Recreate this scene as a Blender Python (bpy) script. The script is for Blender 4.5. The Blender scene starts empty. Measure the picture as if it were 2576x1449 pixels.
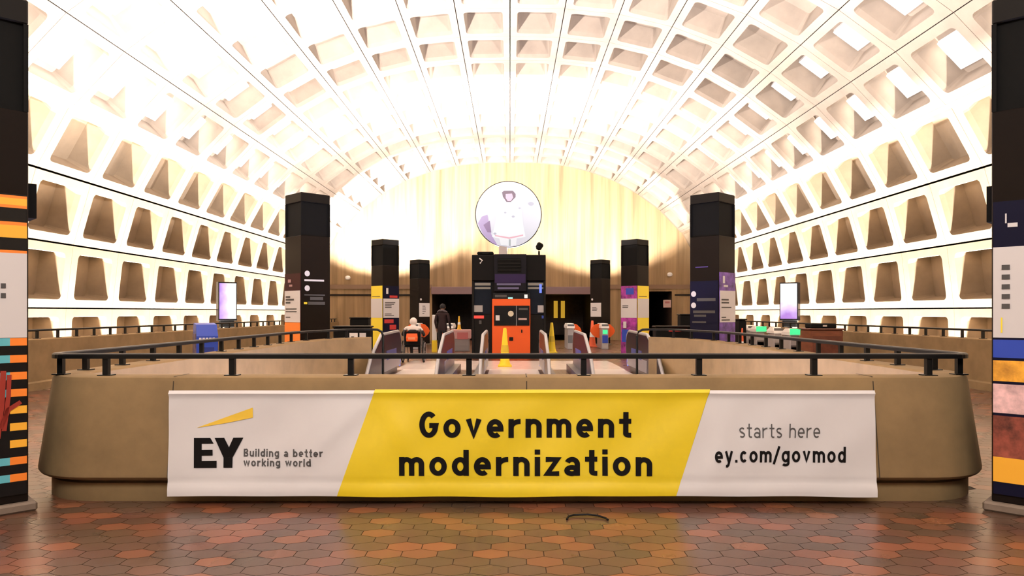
import bpy, math, random
from mathutils import Vector, Matrix
random.seed(7)
PI = math.pi
scene = bpy.context.scene
COL = scene.collection

# ------------------------------------------------------------------ camera, world, lights, exposure
F = 1800.0          # focal length in pixels of a 2576 px wide frame
EYE = 1.45
VX, HY = 1283.0, 785.0   # vanishing point / horizon of the photograph
cam_d = bpy.data.cameras.new('camera'); cam = bpy.data.objects.new('camera', cam_d); COL.objects.link(cam)
cam.location = (0, 0, EYE); cam.rotation_euler = (PI/2, 0, 0)
cam_d.sensor_width = 36.0; cam_d.lens = F/2576*36.0
cam_d.shift_x = (1288-VX)/2576; cam_d.shift_y = (HY-724.5)/2576
cam_d.clip_end = 200
scene.camera = cam
scene.view_settings.view_transform = 'Standard'
scene.view_settings.look = 'None'
scene.view_settings.gamma = 1.0
scene.view_settings.use_curve_mapping = False
scene.view_settings.exposure = 0.0
w = bpy.data.worlds.new('world'); scene.world = w; w.use_nodes = True
w.node_tree.nodes['Background'].inputs[0].default_value = (1.0, 0.86, 0.68, 1)
w.node_tree.nodes['Background'].inputs[1].default_value = 0.12

def area(name, loc, direction, sx, sy, energy, color, spread=180):
    l = bpy.data.lights.new(name, 'AREA'); l.shape = 'RECTANGLE'; l.size = sx; l.size_y = sy
    l.energy = energy; l.color = color; l.spread = math.radians(spread)
    o = bpy.data.objects.new(name, l); COL.objects.link(o); o.location = loc
    o.rotation_euler = Vector(direction).to_track_quat('-Z', 'Y').to_euler()
    return o
def spot(name, loc, direction, angle, energy, color, blend=0.25, size=0.15):
    l = bpy.data.lights.new(name, 'SPOT'); l.energy = energy; l.color = color
    l.spot_size = math.radians(angle); l.spot_blend = blend; l.shadow_soft_size = size
    o = bpy.data.objects.new(name, l); COL.objects.link(o); o.location = loc
    o.rotation_euler = Vector(direction).to_track_quat('-Z', 'Y').to_euler()
    return o
WARM = (1.0, 0.94, 0.86); WHITE = (1.0, 0.96, 0.965)
for s, nm in ((-1, 'left'), (1, 'right')):
    # the long lamp troughs between mezzanine edge and vault wall, shining up the wall
    o = area('trough_lamp_'+nm, (s*9.74, 12.2, -3.2), (0, 0, 1), 0.25, 42.0, 38000, WARM, 78)
    o.rotation_euler = (PI, s*0.33, 0)     # tilted towards the wall
# uplights in the tops of the eight pylons and on the kiosk roof
for (x, y, e) in ((-3.96, 5.23, 5200), (3.96, 5.23, 2400), (-3.96, 14.0, 4300), (3.96, 14.0, 1000),
                  (-3.96, 22.7, 1900), (3.96, 22.7, 1300), (-3.96, 31.4, 400), (3.96, 31.4, 300)):
    area('pylon_uplight', (x, y, 3.76), (0, 0, 1), 0.4, 0.4, e, WHITE)
area('kiosk_uplight', (0.0, 24.65, 3.42), (0, 0, 1), 1.2, 0.6, 6200, WHITE)
spot('end_wall_lamp', (-6.6, 32.5, 3.3), (0.05, 0.75, 1), 110, 12000, (.97, .96, .95), 0.3, 0.1)
spot('end_wall_lamp', (5.0, 32.5, 3.3), (-0.05, 0.75, 1), 110, 6500, (1, .95, .9), 0.3, 0.1)
spot('end_wall_lamp', (0.0, 33.0, 3.3), (0, 0.75, 1), 100, 2600, (.97, .96, .95), 0.4, 0.1)
# unseen fill light added behind the photographer to brighten the parapet front
area('hall_fill', (0, -2.6, 7.4), (0, 1.0, -1.0), 8, 2.5, 900, (1, .93, .87))
# cool fill light added below to tint the inner faces of the stair well
area('well_fill', (0, 10.0, -3.5), (0, 0, 1), 4, 5, 4200, (.66, .68, 1.0))

# ------------------------------------------------------------------ materials
def hexa(r, g, b):   # sRGB 0..255 -> linear
    f = lambda c: (c/255/12.92) if c/255 <= .04045 else ((c/255+.055)/1.055)**2.4
    return (f(r), f(g), f(b))
MATS = {}
def mat(name, col, rough=0.6, metal=0.0, emit=None, estr=0.0, var=0.0, scale=6.0, stretch=(1, 1, 1), bump=0.0, spec=0.5, coat=0.0):
    if name in MATS: return MATS[name]
    m = bpy.data.materials.new(name); m.use_nodes = True; MATS[name] = m
    nt = m.node_tree; b = nt.nodes['Principled BSDF']
    b.inputs['Base Color'].default_value = (*col, 1)
    b.inputs['Roughness'].default_value = rough; b.inputs['Metallic'].default_value = metal
    b.inputs['Specular IOR Level'].default_value = spec
    b.inputs['Coat Weight'].default_value = coat
    if emit:
        b.inputs['Emission Color'].default_value = (*emit, 1); b.inputs['Emission Strength'].default_value = estr
    if var or bump:
        tc = nt.nodes.new('ShaderNodeTexCoord'); mp = nt.nodes.new('ShaderNodeMapping')
        mp.inputs['Scale'].default_value = stretch
        no = nt.nodes.new('ShaderNodeTexNoise'); no.inputs['Scale'].default_value = scale
        no.inputs['Detail'].default_value = 6; no.inputs['Roughness'].default_value = 0.62
        nt.links.new(tc.outputs['Object'], mp.inputs['Vector']); nt.links.new(mp.outputs[0], no.inputs['Vector'])
        if var:
            mx = nt.nodes.new('ShaderNodeValToRGB')
            mx.color_ramp.elements[0].position = 0.3; mx.color_ramp.elements[1].position = 0.7
            mx.color_ramp.elements[0].color = (*[c*(1-var) for c in col], 1)
            mx.color_ramp.elements[1].color = (*[min(1, c*(1+var)) for c in col], 1)
            nt.links.new(no.outputs['Fac'], mx.inputs[0]); nt.links.new(mx.outputs[0], b.inputs['Base Color'])
        if bump:
            bp = nt.nodes.new('ShaderNodeBump'); bp.inputs['Strength'].default_value = bump; bp.inputs['Distance'].default_value = 0.01
            nt.links.new(no.outputs['Fac'], bp.inputs['Height']); nt.links.new(bp.outputs[0], b.inputs['Normal'])
    return m
CONC_VAULT = mat('vault_concrete', (0.205, 0.158, 0.118), 0.9, var=0.12, scale=1.7, bump=0.1)
CONC_WALL = mat('wall_concrete', (0.205, 0.148, 0.094), 0.9, var=0.14, scale=1.7, bump=0.1)
SHELL = mat('shell_dark', (0.02, 0.018, 0.015), 0.9)
CONC_PAR = mat('parapet_concrete', (0.225, 0.146, 0.064), 0.85, var=0.16, scale=2.3, bump=0.15)
CONC_END = mat('end_wall_concrete', (0.275, 0.176, 0.086), 0.85, var=0.42, scale=1.0, stretch=(3.2, 1, 0.10), bump=0.1)
ACOUSTIC = mat('acoustic_white', (0.82, 0.80, 0.78), 0.9, var=0.03)
BRONZE = mat('bronze_dark', (0.008, 0.0065, 0.0055), 0.45, 0.0, var=0.15, scale=3, spec=0.12)
BROWN = mat('pylon_brown', (0.009, 0.006, 0.005), 0.3, spec=0.10)
BLACK = mat('matte_black', (0.004, 0.004, 0.004), 0.8, spec=0.15)
GLOSSBLACK = mat('gloss_black', (0.005, 0.005, 0.006), 0.25, spec=0.25)
RAIL = mat('rail_black', (0.006, 0.006, 0.006), 0.4, 0.0, spec=0.25)
STEEL = mat('brushed_steel', (0.55, 0.54, 0.56), 0.32, 0.9, var=0.08, scale=3, stretch=(1, 1, 8))
STEEL_D = mat('dark_steel', (0.18, 0.18, 0.19), 0.4, 0.8)
PALE = mat('pale_plate', (0.74, 0.67, 0.63), 0.35, 0.0)  # metal plate; the ceiling's reflection is put into this pale colour
WHITEP = mat('white_print', (0.58, 0.56, 0.57), 0.6)
WHITE_G = mat('white_gloss', (0.75, 0.74, 0.74), 0.35)
YELLOW = mat('yellow_plastic', (0.85, 0.62, 0.02), 0.45)
YPRINT = mat('yellow_print', (0.85, 0.67, 0.04), 0.6)
ORANGE = mat('orange_panel', (0.72, 0.10, 0.012), 0.5, spec=.3)
ORANGE_L = mat('orange_print', (0.85, 0.22, 0.02), 0.5)
AMBER = mat('amber_print', (0.85, 0.42, 0.03), 0.5)
TEAL = mat('teal_print', (0.10, 0.42, 0.50), 0.5)
RED = mat('red_print', (0.50, 0.03, 0.03), 0.5)
REDGLOW = mat('red_lamp', (0.5, 0.02, 0.02), 0.4, emit=(1, 0.06, 0.04), estr=0.8)
MAROON = mat('maroon_print', (0.035, 0.006, 0.008), 0.45, spec=0.15)
PURPLE = mat('purple_print', (0.12, 0.05, 0.28), 0.4, var=0.7, scale=7)
MAGENTA = mat('magenta_print', (0.30, 0.03, 0.25), 0.4, var=0.8, scale=5)
NAVY = mat('navy_print', (0.006, 0.006, 0.022), 0.4, spec=0.12)
BLUE = mat('blue_paint', (0.02, 0.06, 0.42), 0.4)
BLUEGLOW = mat('blue_led', (0.05, 0.1, 0.6), 0.4, emit=(0.2, 0.3, 1.0), estr=0.7)
GREENGLOW = mat('green_lamp', (0.02, 0.4, 0.15), 0.4, emit=(0.08, 0.9, 0.35), estr=0.8)
SCREENTXT = mat('lit_white', (0.6, 0.6, 0.6), 0.5, emit=(0.9, 0.88, 0.92), estr=0.5)
WOOD = mat('red_wood', (0.16, 0.045, 0.02), 0.4, var=0.3, scale=3, stretch=(1, 1, 6))
INK = mat('black_ink', (0.006, 0.005, 0.005), 0.7, spec=0.1)
GREYINK = mat('grey_ink', (0.06, 0.057, 0.057), 0.6)
GLASS_D = mat('dark_glass', (0.012, 0.016, 0.026), 0.08, spec=0.4)
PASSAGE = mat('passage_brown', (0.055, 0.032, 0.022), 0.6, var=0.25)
HEADER = mat('header_mauve', (0.16, 0.09, 0.09), 0.4)
GLOW_Y = mat('amber_lamp', (0.5, 0.3, 0.02), 0.5, emit=(1, 0.55, 0.05), estr=0.5)
SKIN = mat('skin', (0.40, 0.22, 0.15), 0.55)
HAIR = mat('hair_dark', (0.012, 0.010, 0.010), 0.6)
CLOTH_BLK = mat('cloth_black', (0.012, 0.010, 0.012), 0.85)
CLOTH_MAR = mat('cloth_maroon', (0.020, 0.007, 0.009), 0.85)
CLOTH_WHT = mat('cloth_white', (0.62, 0.57, 0.54), 0.9)
RUBBER = mat('rubber', (0.006, 0.006, 0.007), 0.6, spec=.2)
STONE = mat('plinth_stone', (0.16, 0.12, 0.09), 0.7, var=0.2)

def gradient_mat(name, axis, stops, strength, lo, hi):
    m = bpy.data.materials.new(name); m.use_nodes = True; nt = m.node_tree; b = nt.nodes['Principled BSDF']
    tc = nt.nodes.new('ShaderNodeTexCoord'); sx = nt.nodes.new('ShaderNodeSeparateXYZ')
    mr = nt.nodes.new('ShaderNodeMapRange'); mr.inputs[1].default_value = lo; mr.inputs[2].default_value = hi
    no = nt.nodes.new('ShaderNodeTexNoise'); no.inputs['Scale'].default_value = 3.0
    ad = nt.nodes.new('ShaderNodeMath'); ad.operation = 'MULTIPLY_ADD'; ad.inputs[1].default_value = 0.5
    sb = nt.nodes.new('ShaderNodeMath'); sb.operation = 'SUBTRACT'; sb.inputs[1].default_value = 0.25
    cr = nt.nodes.new('ShaderNodeValToRGB')
    while len(cr.color_ramp.elements) < len(stops): cr.color_ramp.elements.new(0.5)
    for e, (p, c) in zip(cr.color_ramp.elements, stops): e.position = p; e.color = (*c, 1)
    L = nt.links.new
    L(tc.outputs['Object'], sx.inputs[0]); L(sx.outputs[axis], mr.inputs[0]); L(tc.outputs['Object'], no.inputs['Vector'])
    L(no.outputs['Fac'], ad.inputs[0]); L(mr.outputs[0], ad.inputs[2]); L(ad.outputs[0], sb.inputs[0]); L(sb.outputs[0], cr.inputs[0])
    L(cr.outputs[0], b.inputs['Emission Color']); b.inputs['Emission Strength'].default_value = strength
    b.inputs['Base Color'].default_value = (0.05, 0.05, 0.05, 1); b.inputs['Roughness'].default_value = 0.3
    return m

# ------------------------------------------------------------------ helpers
def at(px, Y): return (px-VX)*Y/F
def zz(py, Y): return EYE-(py-HY)*Y/F

class MB:
    def __init__(self): self.v = []; self.f = []; self.mi = []
    def add(self, vs, fs, mi=0):
        n = len(self.v); self.v += [tuple(p) for p in vs]
        for f in fs: self.f.append(tuple(i+n for i in f)); self.mi.append(mi)
        return self
    def quad(self, a, b, c, d, mi=0): return self.add([a, b, c, d], [(0, 1, 2, 3)], mi)
    def poly(self, pts, mi=0): return self.add(pts, [tuple(range(len(pts)))], mi)
    def box(self, x0, x1, y0, y1, z0, z1, b=0.0, mi=0):
        if b <= 0:
            vs = [(x, y, z) for z in (z0, z1) for (x, y) in ((x0, y0), (x1, y0), (x1, y1), (x0, y1))]
            return self.add(vs, [(3, 2, 1, 0), (4, 5, 6, 7), (0, 1, 5, 4), (1, 2, 6, 5), (2, 3, 7, 6), (3, 0, 4, 7)], mi)
        b = min(b, (x1-x0)/2.01, (y1-y0)/2.01, (z1-z0)/2.01)
        def ring(d, z): return [(x0+d+b, y0+d, z), (x1-d-b, y0+d, z), (x1-d, y0+d+b, z), (x1-d, y1-d-b, z),
                                (x1-d-b, y1-d, z), (x0+d+b, y1-d, z), (x0+d, y1-d-b, z), (x0+d, y0+d+b, z)]
        def ring2(z): return [(x0+b, y0+b, z), (x1-b, y0+b, z), (x1-b, y0+b, z), (x1-b, y1-b, z), (x1-b, y1-b, z), (x0+b, y1-b, z), (x0+b, y1-b, z), (x0+b, y0+b, z)]
        return self.loft([ring2(z0), ring(0, z0+b), ring(0, z1-b), ring2(z1)], True, mi)
    def loft(self, rings, caps=True, mi=0, closed=True):
        n = len(rings[0]); vs = [p for r in rings for p in r]; fs = []
        for k in range(len(rings)-1):
            for i in range(n if closed else n-1):
                j = (i+1) % n
                fs.append((k*n+i, k*n+j, (k+1)*n+j, (k+1)*n+i))
        if caps: fs.append(tuple(reversed(range(n)))); fs.append(tuple((len(rings)-1)*n+i for i in range(n)))
        return self.add(vs, fs, mi)
    def lathe(self, prof, c=(0, 0, 0), n=20, mi=0):   # prof (r,z)
        return self.loft([[(c[0]+r*math.cos(2*PI*i/n), c[1]+r*math.sin(2*PI*i/n), c[2]+z) for i in range(n)] for r, z in prof], True, mi)
    def tube(self, pts, r, n=8, mi=0, closed=False):
        pts = [Vector(p) for p in pts]; rings = []; N = len(pts)
        for i, p in enumerate(pts):
            a = pts[(i-1) % N] if (closed or i > 0) else p; b = pts[(i+1) % N] if (closed or i < N-1) else p
            t = (b-a).normalized(); up = Vector((0, 0, 1)) if abs(t.z) < .9 else Vector((1, 0, 0))
            s = t.cross(up).normalized(); u = s.cross(t)
            rr = r[i] if isinstance(r, (list, tuple)) else r
            rings.append([p+s*rr*math.cos(2*PI*k/n)+u*rr*math.sin(2*PI*k/n) for k in range(n)])
        if closed: rings.append(rings[0])
        return self.loft(rings, not closed, mi)
    def sweep(self, path, prof, caps=True, mi=0):
        """prof = (offset to the left-hand outside, z); path = plan polyline (x, y)."""
        P = [Vector((p[0], p[1])) for p in path]; rings = []
        for i, p in enumerate(P):
            a = P[max(i-1, 0)]; b = P[min(i+1, len(P)-1)]
            t = (b-a).normalized(); nrm = Vector((-t.y, t.x))
            rings.append([(p.x+nrm.x*o, p.y+nrm.y*o, z) for o, z in prof])
        return self.loft(rings, caps, mi)
    def disc(self, c, r, axis='y', n=28, th=0.0, mi=0):
        ring = lambda y: [(c[0]+r*math.cos(2*PI*i/n), y, c[2]+r*math.sin(2*PI*i/n)) for i in range(n)]
        if th: return self.loft([ring(c[1]), ring(c[1]+th)], True, mi)
        return self.poly(ring(c[1]), mi)
    def build(self, name, m, parent=None, smooth=False, M=None):
        me = bpy.data.meshes.new(name); me.from_pydata(self.v, [], self.f)
        ms = m if isinstance(m, (list, tuple)) else [m]
        for x in ms: me.materials.append(x)
        me.polygons.foreach_set('material_index', self.mi)
        if M is not None: me.transform(M)
        import bmesh
        bm = bmesh.new(); bm.from_mesh(me); bmesh.ops.remove_doubles(bm, verts=bm.verts, dist=1e-5)
        bmesh.ops.recalc_face_normals(bm, faces=bm.faces); bm.to_mesh(me); bm.free()
        if smooth:
            me.polygons.foreach_set('use_smooth', [True]*len(me.polygons))
            try: me.set_sharp_from_angle(angle=math.radians(35))
            except Exception: pass
        me.update()
        o = bpy.data.objects.new(name, me); COL.objects.link(o)
        if parent: o.parent = parent
        return o

def thing(name, label, cat, loc=(0, 0, 0), rz=0.0, group=None):
    o = bpy.data.objects.new(name, None); COL.objects.link(o); o.location = loc; o.rotation_euler = (0, 0, rz)
    o.empty_display_size = 0.2
    o['label'] = label; o['category'] = cat
    if group: o['group'] = group
    return o
def tag(o, label, cat, group=None, kind=None):
    o['label'] = label; o['category'] = cat
    if group: o['group'] = group
    if kind: o['kind'] = kind
    return o
def struct(o, label=None, cat=None):
    o['kind'] = 'structure'
    if label: o['label'] = label
    if cat: o['category'] = cat
    return o
def dup(root, loc, rz=None, label=None, group=None):
    def cp(o, par):
        c = o.copy(); COL.objects.link(c)
        if par: c.parent = par
        for ch in list(o.children): cp(ch, c)
        return c
    r = cp(root, None); r.location = loc
    if rz is not None: r.rotation_euler = (0, 0, rz)
    if label: r['label'] = label
    if group: r['group'] = group
    return r

# ------------------------------------------------------------------ the vault
UU = 20.94/F
SEC = [(0, 662), (119.5, 660), (238, 648), (353, 621), (462, 580), (567, 521), (665, 449), (752, 357), (812, 248), (846, 129), (860, 7), (864, -115)]
SEC = [(x*UU, EYE+z*UU) for x, z in SEC]
RS = 1.88; RK0 = -13; RK1 = 11
Y_OF = lambda k: 15.30+RS*(k-0.5)
YEND = Y_OF(RK1+1)          # 36.92
YNEAR = Y_OF(RK0)
def rrect(a0, a1, y0, y1, r, n=3):
    pts = []
    for (ca, cy, s) in ((a1-r, y1-r, 0), (a0+r, y1-r, 90), (a0+r, y0+r, 180), (a1-r, y0+r, 270)):
        for i in range(n+1):
            t = math.radians(s+90*i/n); pts.append((ca+r*math.cos(t), cy+r*math.sin(t)))
    return pts
def coffer(mb, P, Q, y0, side, gl, gy, off=0.0, depth=0.50, under=0.0):
    P = Vector((P[0]*side, P[1])); Q = Vector((Q[0]*side, Q[1])); t = Q-P; L = t.length; t.normalize()
    n = Vector((-t.y, t.x))
    if n.dot(P-Vector((0, 2.0))) < 0: n = -n
    pos = lambda a, y, d: (P.x+t.x*a+n.x*(d+off), y0+y, P.y+t.y*a+n.y*(d+off))
    A0, A1, B0, B1 = gl, L-gl, gy, RS-gy
    ma, my = L*0.135, RS*0.125
    o = rrect(ma, L-ma, my, RS-my, 0.11); m = 4
    l1 = rrect(ma+.006, L-ma-.006, my+.05, RS-my-.05, 0.10)
    l2 = rrect(ma+.03-under, L-ma-.05, my+.17, RS-my-.17, 0.06)
    rect = [(A1, B1), (A0, B1), (A0, B0), (A1, B0)]
    vs = [pos(a, y, 0) for a, y in rect]+[pos(a, y, 0) for a, y in o]+[pos(a, y, .10) for a, y in l1]+[pos(a, y, depth) for a, y in l2]
    vs += [pos(a, y, 0.06) for a, y in rect]
    fs = []; N = len(o)
    for c in range(4):
        for i in range(m-1): fs.append((c, 4+c*m+i, 4+c*m+i+1))
        d = (c+1) % 4
        fs.append((c, 4+c*m+m-1, 4+d*m, d))
        fs.append((c, d, 4+3*N+d, 4+3*N+c))
    for r in range(2):
        for i in range(N):
            j = (i+1) % N
            fs.append((4+r*N+i, 4+r*N+j, 4+(r+1)*N+j, 4+(r+1)*N+i))
    fs.append(tuple(4+2*N+i for i in range(N)))
    mb.add(vs, fs)
    return pos, L
ceil = MB(); walls = {-1: MB(), 1: MB()}
panel_slots = []
for k in range(RK0, RK1+1):
    for side in (-1, 1):
        for r in range(11):
            isw = r >= 7
            mb = walls[side] if isw else ceil
            gl = 0.014 if isw else (0.010 if r else 0.013)
            pos, L = coffer(mb, SEC[r], SEC[r+1], Y_OF(k), side, gl, 0.006, off=0.07 if isw else 0.0, depth=0.48, under=.13 if isw else 0.0)
            if r in (5, 6) and k >= -4: panel_slots.append((k, side, r, pos, L))
# step of the vault edge over the wall, added light-blocking shell behind the joints
for side in (-1, 1):
    p = SEC[7]
    ceil.quad((side*p[0], YNEAR, p[1]+.005), (side*(p[0]+.10), YNEAR, p[1]-.06), (side*(p[0]+.10), YEND, p[1]-.06), (side*p[0], YEND, p[1]+.005))
ceiling = struct(ceil.build('ceiling', CONC_VAULT))
for side, nm in ((-1, 'left'), (1, 'right')):
    mb = walls[side]
    b = SEC[11]; X = side*(b[0]+.07)
    mb.quad((X, YNEAR, b[1]), (X, YEND, b[1]), (X, YEND, -5.5), (X, YNEAR, -5.5))
    struct(mb.build('wall_'+nm, CONC_WALL))
sh = MB()  # unseen dark backing, added so no light leaks through the open joints
for side in (-1, 1):
    for i in range(11):
        (x0, z0), (x1, z1) = SEC[i], SEC[i+1]
        g = lambda x, z: (side*x*1.08, z+.75)
        a = g(x0, z0); c = g(x1, z1)
        sh.quad((a[0], YNEAR, a[1]), (c[0], YNEAR, c[1]), (c[0], YEND+.3, c[1]), (a[0], YEND+.3, a[1]))
struct(sh.build('light_block_shell', SHELL))
# white acoustic panels in the two lowest ceiling rows
first = {}
for (k, side, r, pos, L) in panel_slots:
    mb = MB(); a0, a1, y0, y1 = L*.5-.36, L*.5+.36, RS*.5-.51, RS*.5+.51
    d0, d1 = .40, .475
    lo = [pos(a, y, d1) for a, y in ((a0, y0), (a1, y0), (a1, y1), (a0, y1))]
    hi = [pos(a, y, d0) for a, y in ((a0+.02, y0+.02), (a1-.02, y0+.02), (a1-.02, y1-.02), (a0+.02, y1-.02))]
    c = sum((Vector(p) for p in lo), Vector())/4
    mb.loft([lo, hi], True)
    ln = 'left' if side < 0 else 'right'
    rn = 'lowest' if r == 6 else 'second lowest'
    o = mb.build('acoustic_panel', ACOUSTIC, M=Matrix.Translation(-c)); o.location = c
    tag(o, 'white acoustic panel in a coffer of the %s ceiling row, %s side' % (rn, ln), 'panel', 'white panels in the %s ceiling row on the %s' % (rn, ln))

# ------------------------------------------------------------------ end wall and passage
def arch_z(x):
    x = abs(x)
    for (x0, z0), (x1, z1) in zip(SEC, SEC[1:]):
        if x0 <= x <= x1 and x1 > x0: return z0+(z1-z0)*(x-x0)/(x1-x0)
    return -5.5
HZ = zz(733, YEND)
ops = [(at(1087, YEND), at(1512, YEND)), (at(1633, YEND), at(1690, YEND))]
ew = MB()
xs = sorted(set([-p[0] for p in SEC]+[p[0] for p in SEC]+[v for o in ops for v in o]+[i*0.5 for i in range(-20, 21)]+[-10.05, 10.05]))
def inop(x): return any(a < x < b for a, b in ops)
for a, b in zip(xs, xs[1:]):
    if b-a < 1e-6: continue
    z0 = HZ if inop((a+b)/2) else -0.3
    za, zb = (SEC[10][1] if abs(a) > 10 else arch_z(a))+.75, (SEC[10][1] if abs(b) > 10 else arch_z(b))+.75
    ew.quad((a, YEND, z0), (b, YEND, z0), (b, YEND, zb), (a, YEND, za))
ew.quad((-10.6, YEND, -5.5), (10.6, YEND, -5.5), (10.6, YEND, -.3), (-10.6, YEND, -.3))
struct(ew.build('wall_back', CONC_END))
mb = MB()
mb.box(-9.9, ops[0][0]-.02, YEND-.10, YEND-.01, zz(727, YEND), zz(716, YEND))
mb.box(ops[0][1]+.02, 9.7, YEND-.10, YEND-.01, zz(727, YEND), zz(716, YEND))
struct(mb.build('trim_1', mat('ledge_brown', (0.20, 0.12, 0.07), 0.8)))
mb = MB(); mb.box(-9.9, -4.15, YEND-.06, YEND-.01, zz(744, YEND), zz(740, YEND)); mb.box(8.5, 9.6, YEND-.06, YEND-.01, zz(744, YEND), zz(740, YEND))
struct(mb.build('trim_2', BRONZE))
mb = MB()
for a, b in ops:
    y1 = YEND+9
    mb.quad((a, YEND, 0), (a, y1, 0), (a, y1, HZ), (a, YEND, HZ)); mb.quad((b, YEND, 0), (b, y1, 0), (b, y1, HZ), (b, YEND, HZ))
    mb.quad((a, y1, 0), (b, y1, 0), (b, y1, HZ), (a, y1, HZ)); mb.quad((a, YEND, HZ), (b, YEND, HZ), (b, y1, HZ), (a, y1, HZ))
    mb.quad((a, YEND, 0.0), (b, YEND, 0.0), (b, y1, 0.0), (a, y1, 0.0))
struct(mb.build('wall_passage', PASSAGE))
mb = MB(); mb.box(ops[0][0], ops[0][1], YEND-.5, YEND-.12, zz(741, YEND), zz(722, YEND), .02)
struct(mb.build('trim_3', HEADER))
for (p0, p1) in ((1393, 1403), (1411, 1421)):
    y = YEND+8.5; o = MB().box(at(p0, y), at(p1, y), y, y+.05, zz(800, y), zz(757, y)).build('lit_panel', GLOW_Y)
    tag(o, 'dim amber lit panel deep in the passage, %s one' % ('left' if p0 < 1400 else 'right'), 'sign')
# pink notice and red fire cabinet on the right of the end wall
t = thing('notice_board', 'small pink and grey notice on the brown end wall at right', 'sign', (at(1681, YEND-.3), YEND-.05, zz(764, YEND)))
MB().box(-.20, .20, -.03, .03, -.20, .20, .01).build('board', mat('pink_board', (.5, .34, .32), .6), t)
MB().box(-.12, .12, -.036, -.03, .02, .12).build('print', mat('pink_ink', (.35, .12, .12), .6), t)
for x, z, nm in ((at(877, YEND-.15), zz(700, YEND), 'left'), (at(1683, YEND-.15), zz(692, YEND), 'right')):
    t = thing('security_camera', 'small grey security camera on the brown end wall, %s side' % nm, 'camera', (x, YEND, z))
    MB().box(-.05, .05, -.3, 0, -.03, .03).build('bracket', STEEL_D, t)
    MB().lathe([(.02, .0), (.12, .03), (.14, .12), (.10, .2), (.02, .22)], (0, -.34, -.1), 14).build('housing', WHITE_G, t, True)

# ------------------------------------------------------------------ floor: hexagonal quarry tiles round the stair well
MEZ = 8.80
def well_x(y):           # half width of the opening in the floor (runs under the parapet)
    if y < 5.68 or y > 16.1: return 0.0
    if y < 6.0: return 3.25+(y-5.68)*1.2
    if y < 11.3: return 3.63
    if y < 14.2: return 2.73+.9*math.sqrt(max(0, 1-((y-11.3)/2.9)**2))
    return 2.85
def in_well(x, y): return any(abs(x) < well_x(y+d)+.10 for d in (-.085, 0, .085) if well_x(y+d) > 0)
fm = MB()
TW, TR = 0.213, 0.135
cols = int(2*MEZ/TW)+2; tints = []
rows = int((YEND+8.9+3.0)/TR)
hw, hh = TW/2-.0025, TR*2/3-.0025
for j in range(rows):
    y = -3.0+j*TR
    for i in range(cols):
        x = -MEZ-.05+TW*(i+.5*(j % 2))
        if abs(x) > MEZ+.1 or in_well(x, y): continue
        if y > YEND-.1 and not any(a < x < b for a, b in ops): continue
        fm.add([(x+hw, y-hh/2, 0), (x+hw, y+hh/2, 0), (x, y+hh, 0), (x-hw, y+hh/2, 0), (x-hw, y-hh/2, 0), (x, y-hh, 0)], [(0, 1, 2, 3, 4, 5)])
        tints.append(random.random())
me = bpy.data.meshes.new('floor')
nt0 = len(fm.f)
z = -.004
for (a, b, c, d) in ((-9.1, 9.1, -9.2, 5.68), (-9.1, 9.1, 16.1, YEND)):
    fm.quad((a, c, z), (b, c, z), (b, d, z), (a, d, z), 1); tints.append(0.0)
ys = [5.68+.08*i for i in range(130)]+[16.1]
for y0, y1 in zip(ys, ys[1:]):
    x0, x1 = well_x(y0+1e-4), well_x(y1-1e-4)
    for s in (-1, 1):
        fm.quad((s*x0, y0, z), (s*9.1, y0, z), (s*9.1, y1, z), (s*x1, y1, z), 1); tints.append(0)
        fm.quad((s*x0, y0, z), (s*x1, y1, z), (s*x1, y1, -.8), (s*x0, y0, -.8), 1); tints.append(0)
for s in (-1, 1): fm.quad((s*9.1, -9.2, z), (s*9.1, YEND, z), (s*9.1, YEND, -.6), (s*9.1, -9.2, -.6), 1); tints.append(0)
for (y, hx) in ((5.68, 3.25), (16.1, 2.85)):
    fm.quad((-hx, y, z), (hx, y, z), (hx, y, -.8), (-hx, y, -.8), 1); tints.append(0)
fm.quad((-9.1, -9.2, -.6), (9.1, -9.2, -.6), (9.1, 5.8, -.6), (-9.1, 5.8, -.6), 1); tints.append(0)
me.from_pydata(fm.v, [], fm.f)
m = bpy.data.materials.new('quarry_tile'); m.use_nodes = True; nt = m.node_tree; b = nt.nodes['Principled BSDF']
an = nt.nodes.new('ShaderNodeAttribute'); an.attribute_name = 'tint'
cr = nt.nodes.new('ShaderNodeValToRGB'); cr.color_ramp.interpolation = 'LINEAR'
while len(cr.color_ramp.elements) < 5: cr.color_ramp.elements.new(.5)
for e, (p, c) in zip(cr.color_ramp.elements, ((0, (.085, .050, .034)), (.3, (.115, .056, .034)), (.55, (.105, .056, .040)), (.8, (.18, .066, .036)), (1, (.25, .088, .042)))):
    e.position = p; e.color = (*c, 1)
tc = nt.nodes.new('ShaderNodeTexCoord'); no = nt.nodes.new('ShaderNodeTexNoise'); no.inputs['Scale'].default_value = 2.2; no.inputs['Detail'].default_value = 3
mx = nt.nodes.new('ShaderNodeMix'); mx.data_type = 'RGBA'; mx.blend_type = 'MULTIPLY'; mx.inputs[0].default_value = .35
rr = nt.nodes.new('ShaderNodeMapRange'); rr.inputs[3].default_value = .22; rr.inputs[4].default_value = .36
L = nt.links.new
L(an.outputs['Fac'], cr.inputs[0]); L(tc.outputs['Object'], no.inputs['Vector']); L(cr.outputs[0], mx.inputs[6]); L(no.outputs['Color'], mx.inputs[7])
L(mx.outputs[2], b.inputs['Base Color']); L(no.outputs['Fac'], rr.inputs[0]); L(rr.outputs[0], b.inputs['Roughness'])
b.inputs['Specular IOR Level'].default_value = 0.6
me.materials.append(m); me.materials.append(mat('grout', (.035, .022, .016), .8))
me.polygons.foreach_set('material_index', fm.mi)
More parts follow.
